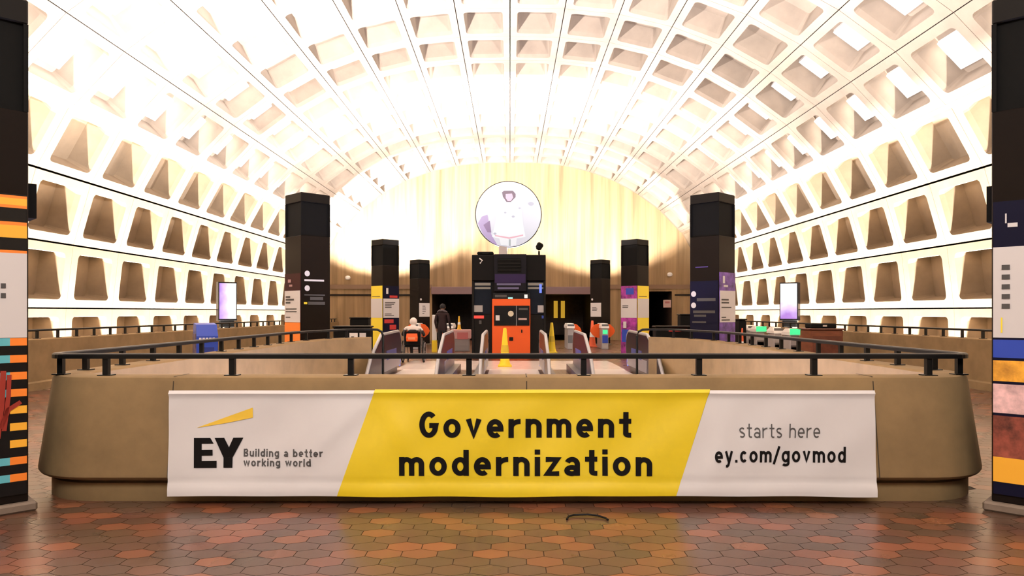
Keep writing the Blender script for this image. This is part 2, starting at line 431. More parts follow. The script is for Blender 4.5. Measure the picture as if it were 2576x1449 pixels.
at_ = me.attributes.new('tint', 'FLOAT', 'FACE'); at_.data.foreach_set('value', tints)
me.update()
fl = bpy.data.objects.new('floor', me); COL.objects.link(fl); struct(fl)
struct(MB().quad((-10.6, YNEAR, -5.5), (10.6, YNEAR, -5.5), (10.6, YEND, -5.5), (-10.6, YEND, -5.5)).build('floor_platform', mat('platform_tile', (.14, .07, .05), .6)))

# ------------------------------------------------------------------ parapets
def u_path(rc, x=3.65, yf=5.62, end=14.2):
    pts = [(-2.75, end)]
    for i in range(1, 13):
        t = math.radians(90*i/12); pts.append((-2.75-(x-2.75)*math.sin(t), 11.3+(end-11.3)*math.cos(t)))
    for i in range(1, 9): pts.append((-x, 11.3-(11.3-yf-rc)*i/8))
    for i in range(1, 9):
        t = math.radians(90*i/8); pts.append((-x+rc-rc*math.cos(t), yf+rc-rc*math.sin(t)))
    pts += [(-x+rc+(x-rc)*i/6, yf) for i in range(1, 7)]
    return pts+[(-p[0], p[1]) for p in reversed(pts[:-1])]
PROF = [(-.15, -.8), (-.15, .935), (-.135, .95), (.095, .953), (.115, .945), (.125, .92), (.222, .225), (.22, .20), (.20, .178), (.16, .168), (.085, .165), (.085, .142), (.13, .138), (.13, -.004), (.0, -.3)]
parm = bpy.data.materials.new('parapet_jointed'); 
pw = MB().sweep(u_path(.45), [(-o, z) for o, z in PROF])
struct(pw.build('wall_well', CONC_PAR, None, True))
# joint lines in the parapet (recessed dark strips cast as thin inlays)
jm = mat('joint_dark', (.05, .035, .02), .9)
def py_wall(zv): return 5.62-(.125+(.92-zv)*(.097/.695))
for i, px in enumerate((433, 1325, 2200)):
    x = at(px, 5.47)
    mb = MB(); mb.add([(x-.004, py_wall(.92)-.0015, .92), (x+.004, py_wall(.92)-.0015, .92), (x+.004, py_wall(.2)-.0015, .2), (x-.004, py_wall(.2)-.0015, .2)], [(0, 1, 2, 3)])
    mb.box(x-.004, x+.004, 5.5, 5.76, .9535, .955)
    struct(mb.build('trim_%d' % (4+i), jm))
for s, nm in ((-1, 'left'), (1, 'right')):
    xi = s*MEZ
    prof = [(0, -.01), (0, .14), (.03, .16), (.03, .93), (.05, .945), (.28, .945), (.30, .93), (.30, -.6), (0, -.6)]
    mb = MB(); mb.loft([[(xi+s*(o-.06 if (o == 0 and z < .2) else o), y, z) for o, z in prof] for y in (-9.2, YEND-.02)], True)
    struct(mb.build('wall_outer_'+nm, CONC_PAR))

# railings
RZ0, RZ1 = 1.085, 1.125
def rail_profile(w=.034): return [(-w, RZ0), (-w, RZ1-.01), (-w+.01, RZ1), (w-.01, RZ1), (w, RZ1-.01), (w, RZ0)]
def post_mb(x, y, zb=.952, w=.021):
    mb = MB(); mb.box(x-w, x+w, y-w, y+w, zb, RZ0+.005); mb.box(x-.05, x+.05, y-.045, y+.045, zb, zb+.008); return mb
gr = thing('guard_rail', 'black metal guard rail on top of the curved parapet carrying the banner', 'railing', (0, 5.62, .95))
def into(o, r):  # build in world space, store local to the root
    o.matrix_parent_inverse = Matrix.Translation(-Vector(r.location)); return o
rp = u_path(.2)
into(MB().sweep(rp, rail_profile()).build('handrail', RAIL, gr), gr)
for px in (268, 585, 883, 1180, 1468, 1758, 2047, 2335):
    into(post_mb(at(px, 5.62), 5.62).build('post', RAIL, gr), gr)
for s in (-1, 1):
    into(post_mb(s*3.575, 5.70).build('post', RAIL, gr), gr)
    for i in range(11): into(post_mb(s*3.65, 6.25+.578*i-.09).build('post', RAIL, gr), gr)
    for t in (25, 45, 62):
        a = math.radians(t); into(post_mb(s*(2.75+.9*math.cos(a)), 11.3+2.9*math.sin(a)).build('post', RAIL, gr), gr)
    x = s*2.75
    into(MB().tube([(x, 14.2, 1.105), (x-s*.12, 14.2, 1.10), (x-s*.2, 14.2, 1.06), (x-s*.23, 14.2, .98), (x-s*.23, 14.2, .2)], .024, 8).build('end_post', RAIL, gr, True), gr)
for s, nm in ((-1, 'left'), (1, 'right')):
    x = s*(MEZ+.15)
    g = thing('guard_rail', 'black guard rail on the outer %s parapet in front of the coffered wall' % nm, 'railing', (x, 12, .945))
    into(MB().box(x-.03, x+.03, 2.0, YEND-.1, RZ0, RZ1, .008).build('handrail', RAIL, g), g)
    for i in range(55):
        y = 3.0+.62*i
        if y < YEND-.2: into(post_mb(x, y, .945).build('post', RAIL, g), g)

# ------------------------------------------------------------------ lettering (own stroke alphabet)
def arc(cx, cy, rx, ry, a0, a1, n=14):
    return [(cx+rx*math.cos(math.radians(a0+(a1-a0)*i/n)), cy+ry*math.sin(math.radians(a0+(a1-a0)*i/n))) for i in range(n+1)]
XH = .72
def glyph(c, w):
    """returns (advance width, list of (points, closed)) in cap-height units; w is the stroke weight"""
    h = w/2; S = []
    def st(*p, closed=False): S.append((list(p), closed))
    X = XH
    def bowl(W, x0=0): S.append((arc(x0+W/2, X/2, W/2-h, X/2-h, 0, 360, 28)[:-1], True))
    if c == ' ': return .30, S
    if c == 'o': bowl(.60); return .60, S
    if c in 'nhm':
        W = .56; top = X if c != 'h' else 1.0
        st((h, 0), (h, top))
        def arch(x0, W): S.append(([(x0+h, X*.45)]+[(x0+h, X*.6)]+arc(x0+W/2, X*.60, W/2-h, X*.40-h, 180, 0, 14)+[(x0+W-h, 0)], False))
        if c == 'm':
            arch(0, .52); arch(.52-w, .52); return 1.04-w, S
        arch(0, W); return W, S
    if c == 'u':
        W = .56; S.append(([(h, X)]+arc(W/2, X*.40, W/2-h, X*.40-h, 180, 360, 14)+[(W-h, X)], False)); st((W-h, X*.4), (W-h, 0)); return W, S
    if c == 'r':
        st((h, 0), (h, X)); S.append(([(h, X*.5)]+arc(.40, X*.55, .40-h, X*.45-h, 175, 92, 10)+[(.42, X-h)], False)); return .42, S
    if c == 'e':
        W = .58; S.append(([(h, X*.48), (W-h, X*.48)]+arc(W/2, X/2, W/2-h, X/2-h, 2, 308, 24), False)); return W, S
    if c == 'c':
        W = .54; S.append((arc(W/2+.02, X/2, W/2-h, X/2-h, 42, 318, 22), False)); return W, S
    if c in 'bdgaq':
        W = .58; bowl(W)
        if c == 'b': st((h, 0), (h, 1.0))
        elif c == 'd': st((W-h, 0), (W-h, 1.0))
        elif c == 'g': S.append(([(W-h, X), (W-h, -.04)]+arc(W/2, -.05, W/2-h, .19-h+.02, 0, -150, 12), False))
        elif c == 'a':
            S.clear(); W = .54
            S.append((arc(W/2-.01, X*.28, W/2-h-.01, X*.28-h+.01, 0, 360, 22)[:-1], True))
            S.append((arc(W/2, X*.60, W/2-h, X*.40-h, 155, 0, 12)+[(W-h, 0)], False))
        return W, S
    if c in 'il':
        st((h, 0), (h, X if c == 'i' else 1.0))
        if c == 'i': st((h, X+.095), (h, X+.095+w))
        return w, S
    if c == 'k':
        st((h, 0), (h, 1.0)); st((h, X*.35), (.48, X)); st((.20, X*.52), (.50, 0)); return .52, S
    if c == 's':
        W = .48; S.append((arc(W/2, X*.73, W/2-h, X*.27-h, 35, 270, 12)+arc(W/2, X*.27+h*.0, W/2-h, X*.27-h+.0, 90, -145, 12), False)); 
        return W, S
    if c == 't':
        S.append(([(.14+h, .98), (.14+h, .16)]+arc(.14+h+.13, .16, .13, .16-h, 180, 270, 6)+[(.42, h)], False)); st((0, X-h), (.42, X-h)); return .42, S
    if c == 'v': st((h*1.05, X), (.28, h*1.25), (.56-h*1.05, X)); return .56, S
    if c == 'w': st((h*.9, X), (.23, h*1.2), (.41, X-h*.6), (.59, h*1.2), (.82-h*.9, X)); return .82, S
    if c == 'y': st((h*.8, X), (.29, .02)); st((.58-h*.8, X), (.25, -.14), (.18, -.22), (.06, -.22)); return .58, S
    if c == 'z': st((.02, X-h), (.47-h*.6, X-h), (h*.8, h), (.48, h)); return .48, S
    if c == '.': st((h, 0), (h, w)); return w, S
    if c == '/': st((0, -.12), (.38, 1.02)); return .40, S
    if c == 'G':
        W = .66; S.append((arc(W/2, .5, W/2-h, .5-h, 48, 330, 26)+[(W-h, .47), (W*.52, .47)], False)); return W, S
    if c == 'B':
        W = .60; st((h, 0), (h, 1.0))
        S.append(([(h, 1-h), (W*.5, 1-h)]+arc(W*.5, .75, W*.46-h, .25-h*.7, 80, -80, 10)+[(W*.5, .52), (h, .52)], False))
        S.append(([(h, .52), (W*.55, .52)]+arc(W*.55, .27, W*.45-h, .27-h, 80, -80, 10)+[(W*.55, h), (h, h)], False)); return W, S
    if c == '0': S.append((arc(.3, .5, .3-h, .5-h, 0, 360, 28)[:-1], True)); return .6, S
    if c == 'E':
        st((.5, 1-h), (h, 1-h), (h, h), (.5, h)); st((h, .5), (.45, .5)); return .5, S
    return .3, S
def ribbon(mb, pts, closed, w, mp):
    n = len(pts); L_, R_ = [], []
    for i, p in enumerate(pts):
        a = pts[i-1] if (closed or i > 0) else None; b = pts[(i+1) % n] if (closed or i < n-1) else None
        d1 = Vector(p)-Vector(a) if a is not None else None; d2 = Vector(b)-Vector(p) if b is not None else None
        if d1 is not None and d1.length < 1e-6: d1 = None
        if d2 is not None and d2.length < 1e-6: d2 = None
        if d1 is None: d1 = d2
        if d2 is None: d2 = d1
        d1 = d1.normalized(); d2 = d2.normalized()
        n1 = Vector((-d1.y, d1.x)); n2 = Vector((-d2.y, d2.x)); m_ = (n1+n2)
        if m_.length < .05: m_ = n1.copy()
        m_.normalize(); k = min(1/max(m_.dot(n1), .4), 1.8)
        L_.append((p[0]+m_.x*w/2*k, p[1]+m_.y*w/2*k)); R_.append((p[0]-m_.x*w/2*k, p[1]-m_.y*w/2*k))
    for i in range(n if closed else n-1):
        j = (i+1) % n; seg = max(1, int((Vector(pts[j])-Vector(pts[i])).length/.12))
        for q in range(seg):
            t0, t1 = q/seg, (q+1)/seg
            lp = lambda A, B, t: (A[0]+(B[0]-A[0])*t, A[1]+(B[1]-A[1])*t)
            mb.quad(mp(*lp(L_[i], L_[j], t0)), mp(*lp(R_[i], R_[j], t0)), mp(*lp(R_[i], R_[j], t1)), mp(*lp(L_[i], L_[j], t1)))
def text_mesh(txt, x0, x1, ybase, cap, weight, surf, sp=.17):
    """lay txt between pixel columns x0..x1 with baseline row ybase and cap height in rows; surf maps (col,row)->3D"""
    tot = 0; items = []
    for c in txt:
        W, S = glyph(c, weight); items.append((tot, S)); tot += W+sp
    tot -= sp; k = (x1-x0)/tot; mb = MB()
    for ox, S in items:
        for pts, closed in S:
            ribbon(mb, pts, closed, weight, lambda a, b, ox=ox: surf(x0+(ox+a)*k, ybase-b*cap))
    return mb

# ------------------------------------------------------------------ the banner
def wrinkle(x, z):
    t = (z-.08)/.78
    v = .004*math.sin(5.1*x+3.0*z+.6)+.003*math.sin(2.3*x-6*z)+.0035*math.sin(9*(x-1.1*z)+1.7)*max(0, math.sin(PI*t))
    v += .009*math.exp(-((x+1.55-.95*(z-.3))/.05)**2)*max(0, math.sin(PI*t))        # long diagonal folds
    v += .010*math.exp(-((x-1.55-.3*(z-.3))/.07)**2)*max(0, math.sin(PI*t))
    v += .008*math.exp(-((x+.75+.5*(z-.4))/.06)**2)*max(0, math.sin(PI*t))
    v += .010*math.exp(-((t-.962)/.022)**2)          # rod pocket at the top
    v += .004*math.exp(-((t-.04)/.05)**2)-.003*math.exp(-((t-.13)/.02)**2)
    v += .006*math.exp(-((x-1.16)/.12)**2-((t-.95)/.08)**2)
    return v
def ban_y(x, z): return py_wall(z)-.032-1.5*wrinkle(x, z)
def ban(px, py, lift=0.0):
    y = 5.40
    for _ in range(4):
        zv = EYE-(py-HY)/F*y; xv = (px-VX)/F*y
        y = py_wall(zv)-.032
    return (xv, ban_y(xv, zv)-lift, zv)
TOPX = (427, 943, 1787, 2200); BOTX = (421, 848, 1700, 2207)
bt = thing('banner', 'long vinyl banner in white and yellow fixed along the front parapet', 'banner', (0, 5.4, .075))
mb = MB(); NS = (24, 40, 22); NV = 34
for s in range(3):
    base = len(mb.v)
    for j in range(NV+1):
        v = j/NV
        for i in range(NS[s]+1):
            u = i/NS[s]
            xt = TOPX[s]+(TOPX[s+1]-TOPX[s])*u; xb = BOTX[s]+(BOTX[s+1]-BOTX[s])*u
            wav = 2.2*math.sin(xb*.006+1)+1.2*math.sin(xb*.021)
            yt = 982-(2 if s == 1 else 0); yb = 1249+wav*.6-(4 if s == 1 else 0)*0
            mb.v.append(ban(xt+(xb-xt)*v, yt+(yb-yt)*v))
    W_ = NS[s]+1
    for j in range(NV):
        for i in range(NS[s]):
            a = base+j*W_+i; mb.f.append((a, a+1, a+1+W_, a+W_)); mb.mi.append(1 if s == 1 else 0)
VINW = mat('vinyl_white', (.57, .55, .56), .5, var=.02, scale=3)
VINY = mat('vinyl_yellow', (.66, .49, .010), .45, var=.03, scale=3)
o = mb.build('cloth', [VINW, VINY], bt, True); into(o, bt)
sf = lambda px, py: ban(px, py, .004)
for nm, args in (('headline', ('Government', 1055, 1588, 1101, 66, .185)), ('headline', ('modernization', 1004, 1640, 1197, 66, .185)),
                 ('web_address', ('ey.com/govmod', 1797, 2126, 1163, 40, .17))):
    into(text_mesh(*args, sf).build(nm, INK, bt), bt)
into(text_mesh('starts here', 1860, 2062, 1101, 36, .10, sf).build('small_line', GREYINK, bt), bt)
into(text_mesh('Building a better', 612, 813, 1149, 19.5, .18, sf).build('motto', GREYINK, bt), bt)
into(text_mesh('working world', 612, 783, 1173, 19.5, .18, sf).build('motto', GREYINK, bt), bt)
zp = lambda L_: [sf(420+x/4.441, 960+y/4.441) for x, y in L_]
def fan(mb, outlines):
    for L_ in outlines: mb.poly(zp(L_))
mb = MB()
fan(mb, [[(305, 628), (392, 628), (392, 963), (305, 963)], [(392, 628), (488, 628), (524, 692), (392, 692)], [(392, 760), (512, 760), (512, 825), (392, 825)], [(392, 885), (555, 885), (555, 963), (392, 963)],
         [(535, 628), (640, 628), (690, 735), (690, 850), (630, 850)], [(690, 735), (738, 628), (848, 628), (730, 850), (690, 850)], [(630, 850), (730, 850), (730, 963), (630, 963)]])
into(mb.build('logo_letters', INK, bt), bt)
mb = MB(); fan(mb, [[(335, 515), (650, 400), (650, 465)], [(650, 400), (958, 290), (958, 402), (650, 465)]])
into(mb.build('logo_beam', mat('beam_gold', (.72, .47, .04), .5), bt), bt)

# ------------------------------------------------------------------ pylons
PA = .88/math.sqrt(2)        # side of the square plan
def pylon(x, y, label, decor):
    t = thing('pylon', label, 'pylon', (x, y, 0), PI/4, 'dark square pylons standing corner-on')
    h = PA/2
    MB().box(-h-.05, h+.05, -h-.05, h+.05, 0, .07, .015).build('plinth', STONE, t)
    MB().box(-h, h, -h, h, .07, 2.91, .006).build('shaft', BROWN, t)
    r = MB(); r.box(-h+.03, h-.03, -h+.03, h-.03, 2.91, 3.55)
    for sx in (-1, 1):
        for sy in (-1, 1): r.box(min(sx*h, sx*(h-.03)), max(sx*h, sx*(h-.03)), min(sy*h, sy*(h-.03)), max(sy*h, sy*(h-.03)), 2.91, 3.55)
    r.build('speaker_grille', BLACK, t)
    c = MB(); c.box(-h, h, -h, h, 3.55, 3.73, .01); c.build('cap', BRONZE, t)
    # face coordinates: 'L' = the face seen on the left, 'R' = seen on the right; u from left to right
    def P(face, u, z, d):
        # rotated +45deg: local -y faces (+1,-1)/sqrt2 world (right), local -x faces (-1,-1)/sqrt2 (left)
        if face == 'R': return (-h+u, -h-d, z)
        return (-h-d, h-u, z)
    def panel(name, face, u0, u1, z0, z1, m, d=.012, par=t):
        mb = MB(); mb.loft([[P(face, u0, z0, dd), P(face, u1, z0, dd), P(face, u1, z1, dd), P(face, u0, z1, dd)] for dd in (d-.012 if d <= .013 else d-.003, d)], True)
        return mb.build(name, m, par)
    def blob(name, face, u, z, r_, m, d=.016):
        mb = MB(); mb.poly([P(face, u+r_*math.cos(2*PI*i/20), z+r_*math.sin(2*PI*i/20), d) for i in range(20)]); return mb.build(name, m, t)
    def lines(name, face, rows, m, d=.016):
        mb = MB()
        for (u0, u1, z0, z1) in rows: mb.quad(P(face, u0, z0, d), P(face, u1, z0, d), P(face, u1, z1, d), P(face, u0, z1, d))
        return mb.build(name, m, t)
    decor(t, panel, blob, lines, P)
    return t
WIN_ROWS = lambda: [(.08, .25, 2.35, 2.62), (.33, .5, 2.35, 2.62)]
def txt_rows(u0, u1, z1, n, hgt=.022, gap=.05):
    random.seed(n*13+int(z1*100)); return [(u0, u0+(u1-u0)*random.uniform(.5, 1), z1-i*gap-hgt, z1-i*gap) for i in range(n)]
def d_big_left(t, panel, blob, lines, P):
    panel('poster', 'L', .01, PA-.01, .30, 2.19, MAROON)
    panel('poster_panel', 'L', .01, PA-.01, 1.255, 1.86, WHITEP, .016); panel('poster_foot', 'L', .01, PA-.01, .40, 1.25, ORANGE_L, .016)
    lines('print', 'L', txt_rows(.06, .4, 1.76, 3, .035, .055)+txt_rows(.06, .5, 1.52, 2)+txt_rows(.06, .4, 1.36, 1), GREYINK, .02)
    lines('print', 'L', [(.15, .27, 2.02, 2.08), (.2, .32, 1.94, 1.98)], mat('print_pink', (.35, .2, .2), .6), .02)
    blob('sign_symbol', 'R', .12, 2.185, .055, WHITEP); blob('sign_symbol', 'R', .12, 1.905, .055, WHITEP)
    lines('sign_lettering', 'R', [(.06, .48, 2.04, 2.075)], WHITEP); lines('sign_lettering', 'R', [(.06, .5, 1.765, 1.79), (.18, .46, 1.68, 1.74), (.14, .5, 1.59, 1.65)], GREYINK)
    lines('sign_lettering', 'R', [(.05, .12, 1.60, 1.64)], YPRINT)
def d_big_right(t, panel, blob, lines, P):
    panel('sign_face', 'L', .01, PA-.01, .3, 2.05, NAVY)
    blob('sign_symbol', 'L', .09, 1.80, .055, WHITEP); blob('sign_symbol', 'L', .09, 1.58, .055, WHITEP)
    lines('sign_lettering', 'L', [(.16, .56, 1.66, 1.72), (.08, .55, 1.43, 1.48), (.1, .36, 1.36, 1.40), (.06, .36, 1.24, 1.27)], GREYINK)
    lines('sign_lettering', 'L', [(.13, .40, 2.31, 2.325)], mat('violet_line', (.08, .05, .25), .5))
    panel('poster', 'R', .01, PA-.01, .3, 2.21, PURPLE); panel('poster_panel', 'R', .01, PA-.01, 1.255, 1.86, WHITEP, .016)
    lines('print', 'R', [(.12, .2, 2.0, 2.14), (.15, .32, 1.93, 1.97)], WHITEP, .016)
    lines('print', 'R', txt_rows(.06, .4, 1.70, 2, .03, .055)+txt_rows(.06, .5, 1.55, 1)+txt_rows(.06, .4, 1.36, 2), GREYINK, .02)
def d_mid_left(t, panel, blob, lines, P):
    panel('poster', 'L', .01, PA-.01, .12, 2.27, YPRINT); panel('poster_panel', 'L', .01, PA-.01, 1.27, 1.87, WHITEP, .016)
    lines('print', 'L', [(.06, .5, 1.93, 1.95)], GREYINK, .016)
    panel('poster', 'R', .01, PA-.01, .12, 2.27, NAVY); panel('poster_panel', 'R', .01, PA-.01, 1.27, 1.87, WHITEP, .016)
    lines('print', 'R', txt_rows(.07, .48, 1.76, 4, .03, .05)+txt_rows(.06, .5, 1.4, 2), GREYINK, .02)
    lines('print', 'R', [(.12, .2, 2.02, 2.2)], WHITEP, .016); lines('print', 'R', [(.25, .55, 1.9, 1.97), (.05, .4, 1.1, 1.22), (.25, .5, .9, 1.05)], RED, .016)
def d_mid_right(t, panel, blob, lines, P):
    panel('poster', 'L', .01, PA-.01, .12, 2.27, MAGENTA); panel('poster_panel', 'L', .01, PA-.01, 1.27, 1.87, WHITEP, .016)
    lines('print', 'L', [(.05, .3, .5, .9), (.3, .55, .3, .7), (.2, .5, 2.0, 2.2)], BLUE, .016); lines('print', 'L', [(.1, .22, .95, 1.15), (.35, .45, .6, .72)], WHITEP, .018)
    lines('print', 'L', txt_rows(.07, .4, 1.66, 2, .03, .05), GREYINK, .02)
    panel('poster', 'R', .01, PA-.01, .12, 2.27, YPRINT); panel('poster_panel', 'R', .01, PA-.01, 1.27, 1.87, WHITEP, .016)
    lines('print', 'R', [(.06, .5, 1.93, 1.95)], GREYINK, .016)
def d_far_left(t, panel, blob, lines, P):
    panel('notice', 'R', .03, PA-.02, 1.25, 1.84, WHITEP); lines('print', 'R', txt_rows(.2, .4, 1.72, 5, .03, .08), GREYINK)
    blob('sign_symbol', 'R', .12, 2.0, .05, WHITEP)
def d_far_right(t, panel, blob, lines, P):
    panel('notice', 'L', .03, PA-.02, 1.25, 1.85, WHITEP); lines('print', 'L', txt_rows(.12, .45, 1.66, 3, .03, .06), GREYINK)
    blob('sign_symbol', 'L', .12, 2.0, .05, WHITEP)
def d_near_left(t, panel, blob, lines, P):
    panel('poster', 'R', .0, PA-.012, .13, 2.30, GLOSSBLACK)
    z = 2.285
    lines('stripe', 'R', [(0, PA-.012, 2.20, 2.29), (0, PA-.012, 2.03, 2.10), (0, PA-.012, 1.875, 1.895)], ORANGE_L, .015)
    lines('stripe', 'R', [(0, PA-.012, 2.22, 2.27), (0, PA-.012, 1.985, 2.075)], AMBER, .016)
    panel('poster_panel', 'R', 0, PA-.012, 1.265, 1.875, WHITEP, .016)
    lines('print', 'R', [(PA-.17, PA-.14, 1.62, 1.655), (PA-.17, PA-.14, 1.55, 1.585)], GREYINK, .019)
    k = 0; zt = 1.262
    while zt > .2:
        mcol = ORANGE_L if k < 4 or k > 6 else AMBER
        lines('stripe', 'R', [(PA-.115, PA-.012, zt-.055, zt)], mcol, .015)
        if k < 4 or k > 6: lines('stripe', 'R', [(0, PA-.115, zt-.055, zt)], TEAL, .015)
        k += 1; zt -= .1225
    mb = MB()   # red hand of the poster figure
    def finger(pts, w_): ribbon(mb, pts, False, w_, lambda a, b: P('R', PA+a, b, .02))
    finger([(-.17, .62), (-.125, .75), (-.05, .80)], .03); finger([(-.19, .55), (-.165, .8), (-.155, 1.03)], .035); finger([(-.15, .6), (-.125, .85), (-.12, 1.0)], .028)
    mb.build('printed_hand', mat('print_dark_red', (.28, .02, .01), .5), t)
    MB().box(PA/2-.02, PA/2+.09, -.12, .12, 2.16, 2.42).build('speaker_box', BLACK, t)
def d_near_right(t, panel, blob, lines, P):
    panel('poster', 'L', .012, PA, .13, 2.25, NAVY)
    lines('print', 'L', [(.10, .16, 2.06, 2.09), (.085, .095, 2.09, 2.16)], WHITEP, .016)
    panel('poster_panel', 'L', .012, PA, 1.265, 1.92, WHITEP, .016)
    mbz = []
    for i, z in enumerate((1.79, 1.72, 1.65, 1.58, 1.51)): mbz.append((.065, .115, z-.035, z))
    lines('print', 'L', mbz, GREYINK, .02); lines('print', 'L', [(.06, .07, 1.30, 1.41)], YPRINT, .02)
    lines('print', 'L', [(.012, PA, .95, 1.10)], mat('print_orange_blur', (.75, .32, .03), .5, var=.5, scale=8), .016)
    lines('print', 'L', [(.012, PA, .72, .93)], mat('print_pink_white', (.7, .45, .45), .5, var=.4, scale=9), .017)
    lines('print', 'L', [(.012, PA, .40, .70)], mat('print_brown', (.22, .05, .03), .5, var=.8, scale=8), .016)
    lines('print', 'L', [(.012, PA, .22, .40)], AMBER, .016)
    lines('print', 'L', [(.012, PA, 1.12, 1.25)], BLUE, .016)
    MB().box(-.12, .12, PA/2-.02, PA/2+.07, 2.13, 2.40).build('speaker_box', BLACK, t)
PX = 3.96
pylon(-PX, 5.23, 'near dark pylon at the left picture edge with orange striped poster', d_near_left)
pylon(PX, 5.23, 'near dark pylon at the right picture edge with colourful poster', d_near_right)
pylon(-PX, 14.0, 'tall black pylon left of the stair well with white and orange poster', d_big_left)
pylon(PX, 14.0, 'tall black pylon right of the stair well with navy sign and purple poster', d_big_right)
pylon(-PX, 22.7, 'black pylon left of the kiosk with a yellow poster and white notice', d_mid_left)
pylon(PX, 22.7, 'black pylon right of the kiosk with purple and yellow posters', d_mid_right)
pylon(-PX, 31.4, 'farthest black pylon on the left with one white notice, behind seated person', d_far_left)
pylon(PX, 31.4, 'farthest black pylon on the right with one white notice, behind orange gates', d_far_right)

# ------------------------------------------------------------------ kiosk
KY = 22.5
kx = lambda px: at(px, KY); kz = lambda py: zz(py, KY)
k = thing('information_kiosk', 'black staff kiosk with orange front in the middle of the hall', 'kiosk', (0, KY, 0))
def kb(name, px0, px1, py1, py0, y0, y1, m, b=0.0, par=None):
    mb = MB().box(kx(px0), kx(px1), y0, y1, max(0, kz(py0)), kz(py1), b); return mb.build(name, m, par or k)
kb('cabin', 1190, 1370, 703, 905, .15, 2.4, BRONZE, .01)
kb('roof_box', 1187, 1373, 641, 706, 0.0, 2.5, mat('kiosk_black', (.006, .005, .005), .5, spec=.10), .015)
kb('front_pillar', 1187, 1192, 700, 905, 0.02, .14, BRONZE); kb('front_pillar', 1368, 1373, 700, 905, .02, .14, BRONZE)
fp = kb('sign_fascia', 1243, 1324, 640, 733, -.12, .02, mat('fascia_dark', (.007, .006, .010), .45, spec=.12), .01)
kb('louvre', 1252, 1311, 651, 686, -.14, -.12, BLACK, 0, fp)
for i in range(4): kb('louvre_blade', 1253, 1310, 653+i*8.5, 656+i*8.5, -.155, -.14, BRONZE, 0, fp)
kb('purple_panel', 1245, 1322, 690, 712, -.135, -.12, mat('kiosk_purple', (.025, .013, .06), .4, spec=.15), 0, fp)
kb('sign_lettering', 1250, 1310, 713, 718, -.13, -.12, mat('violet_text', (.10, .09, .20), .5), 0, fp); kb('sign_lettering', 1252, 1305, 723, 728, -.13, -.12, MATS['violet_text'], 0, fp)
op = kb('orange_counter', 1238, 1334, 752, 900, -.05, .15, ORANGE, .012)
kb('display_board', 1243, 1332, 769, 819, -.07, -.05, GLOSSBLACK, 0, op)
mb = MB(); mb.disc((kx(1285), -.075, kz(789)), .09, n=20); mb.build('emblem', mat('cream_print', (.55, .50, .38), .6), op)
kb('printed_notice', 1247, 1257, 793, 806, -.075, -.07, WHITEP, 0, op); kb('printed_notice', 1305, 1328, 775, 780, -.075, -.07, GREYINK, 0, op); kb('printed_notice', 1304, 1325, 800, 805, -.075, -.07, mat('rose_print', (.4, .28, .26), .6), 0, op)
kb('divider', 1298, 1300, 769, 819, -.08, -.07, STEEL_D, 0, op)
kb('lock', 1281, 1291, 848, 857, -.06, -.05, BRONZE, 0, op); kb('handle', 1311, 1314, 829, 837, -.07, -.05, BRONZE, 0, op)
hs = kb('header_strip', 1240, 1334, 737, 752, -.04, .15, GLOSSBLACK)
kb('status_lamp', 1278, 1290, 748, 752, -.055, -.04, mat('teal_lamp', (.2, .5, .5), .4, emit=(.4, .9, .9), estr=.6), 0, hs); kb('status_lamp', 1319, 1327, 741, 750, -.055, -.04, SCREENTXT, 0, hs); kb('status_lamp', 1245, 1275, 742, 748, -.05, -.04, GREYINK, 0, hs)
for s, (a, b_) in enumerate(((1192, 1236), (1326, 1369))):
    wd = kb('window', a, b_, 709, 790, .10, .155, GLASS_D)
    kb('window_blind', a+2, b_-2, 711, 718, .085, .10, mat('blind_grey', (.24, .24, .22), .5), 0, wd)
    kb('window_blind', a+2, b_-2, 722, 727, .085, .10, MATS['blind_grey'], 0, wd)
    kb('door_panel', a, b_, 792, 905, .09, .15, BRONZE)
kb('notice', 1191, 1214, 768, 785, .06, .10, mat('notice_grey', (.3, .29, .29), .6)); kb('red_sign', 1190, 1217, 794, 801, .05, .10, REDGLOW)
kb('notice', 1205, 1211, 806, 815, .06, .09, GREYINK)
kb('notice', 1353, 1369, 768, 786, .06, .10, mat('notice_pale', (.36, .35, .37), .6)); kb('blue_sticker', 1363, 1368, 794, 801, .06, .10, BLUE); kb('blue_sticker', 1357, 1363, 715, 737, .06, .10, BLUEGLOW)
mb = MB(); a = (kx(1206), kz(650)); mb.tube([(a[0], -.01, a[1]), (a[0]+.09, -.01, a[1]-.07), (a[0]+.02, -.01, a[1]-.16)], .025, 6); mb.build('white_arrow', WHITE_G, k)
# things on the kiosk roof
zr = kz(640)+.012
t = thing('roof_equipment', 'low black equipment box on the left of the kiosk roof', 'box', (kx(1220), KY+.6, zr)); MB().box(-.26, .26, -.3, .3, 0, .10, .03).build('case', BLACK, t); MB().box(-.1, .1, -.32, -.3, .03, .07).build('vent', BRONZE, t)
t = thing('spotlight', 'small black spotlight standing on the right of the kiosk roof', 'spotlight', (kx(1357), KY+.3, zr))
MB().tube([(0, 0, 0), (0, 0, .12)], .03, 8).build('stand', BLACK, t)
MB().lathe([(.05, 0), (.10, .05), (.11, .2), (.07, .24)], (0, 0, 0), 14).build('lamp_head', BLACK, t, True, Matrix.Translation((-.05, 0, .16)) @ Matrix.Rotation(.5, 4, 'Y'))
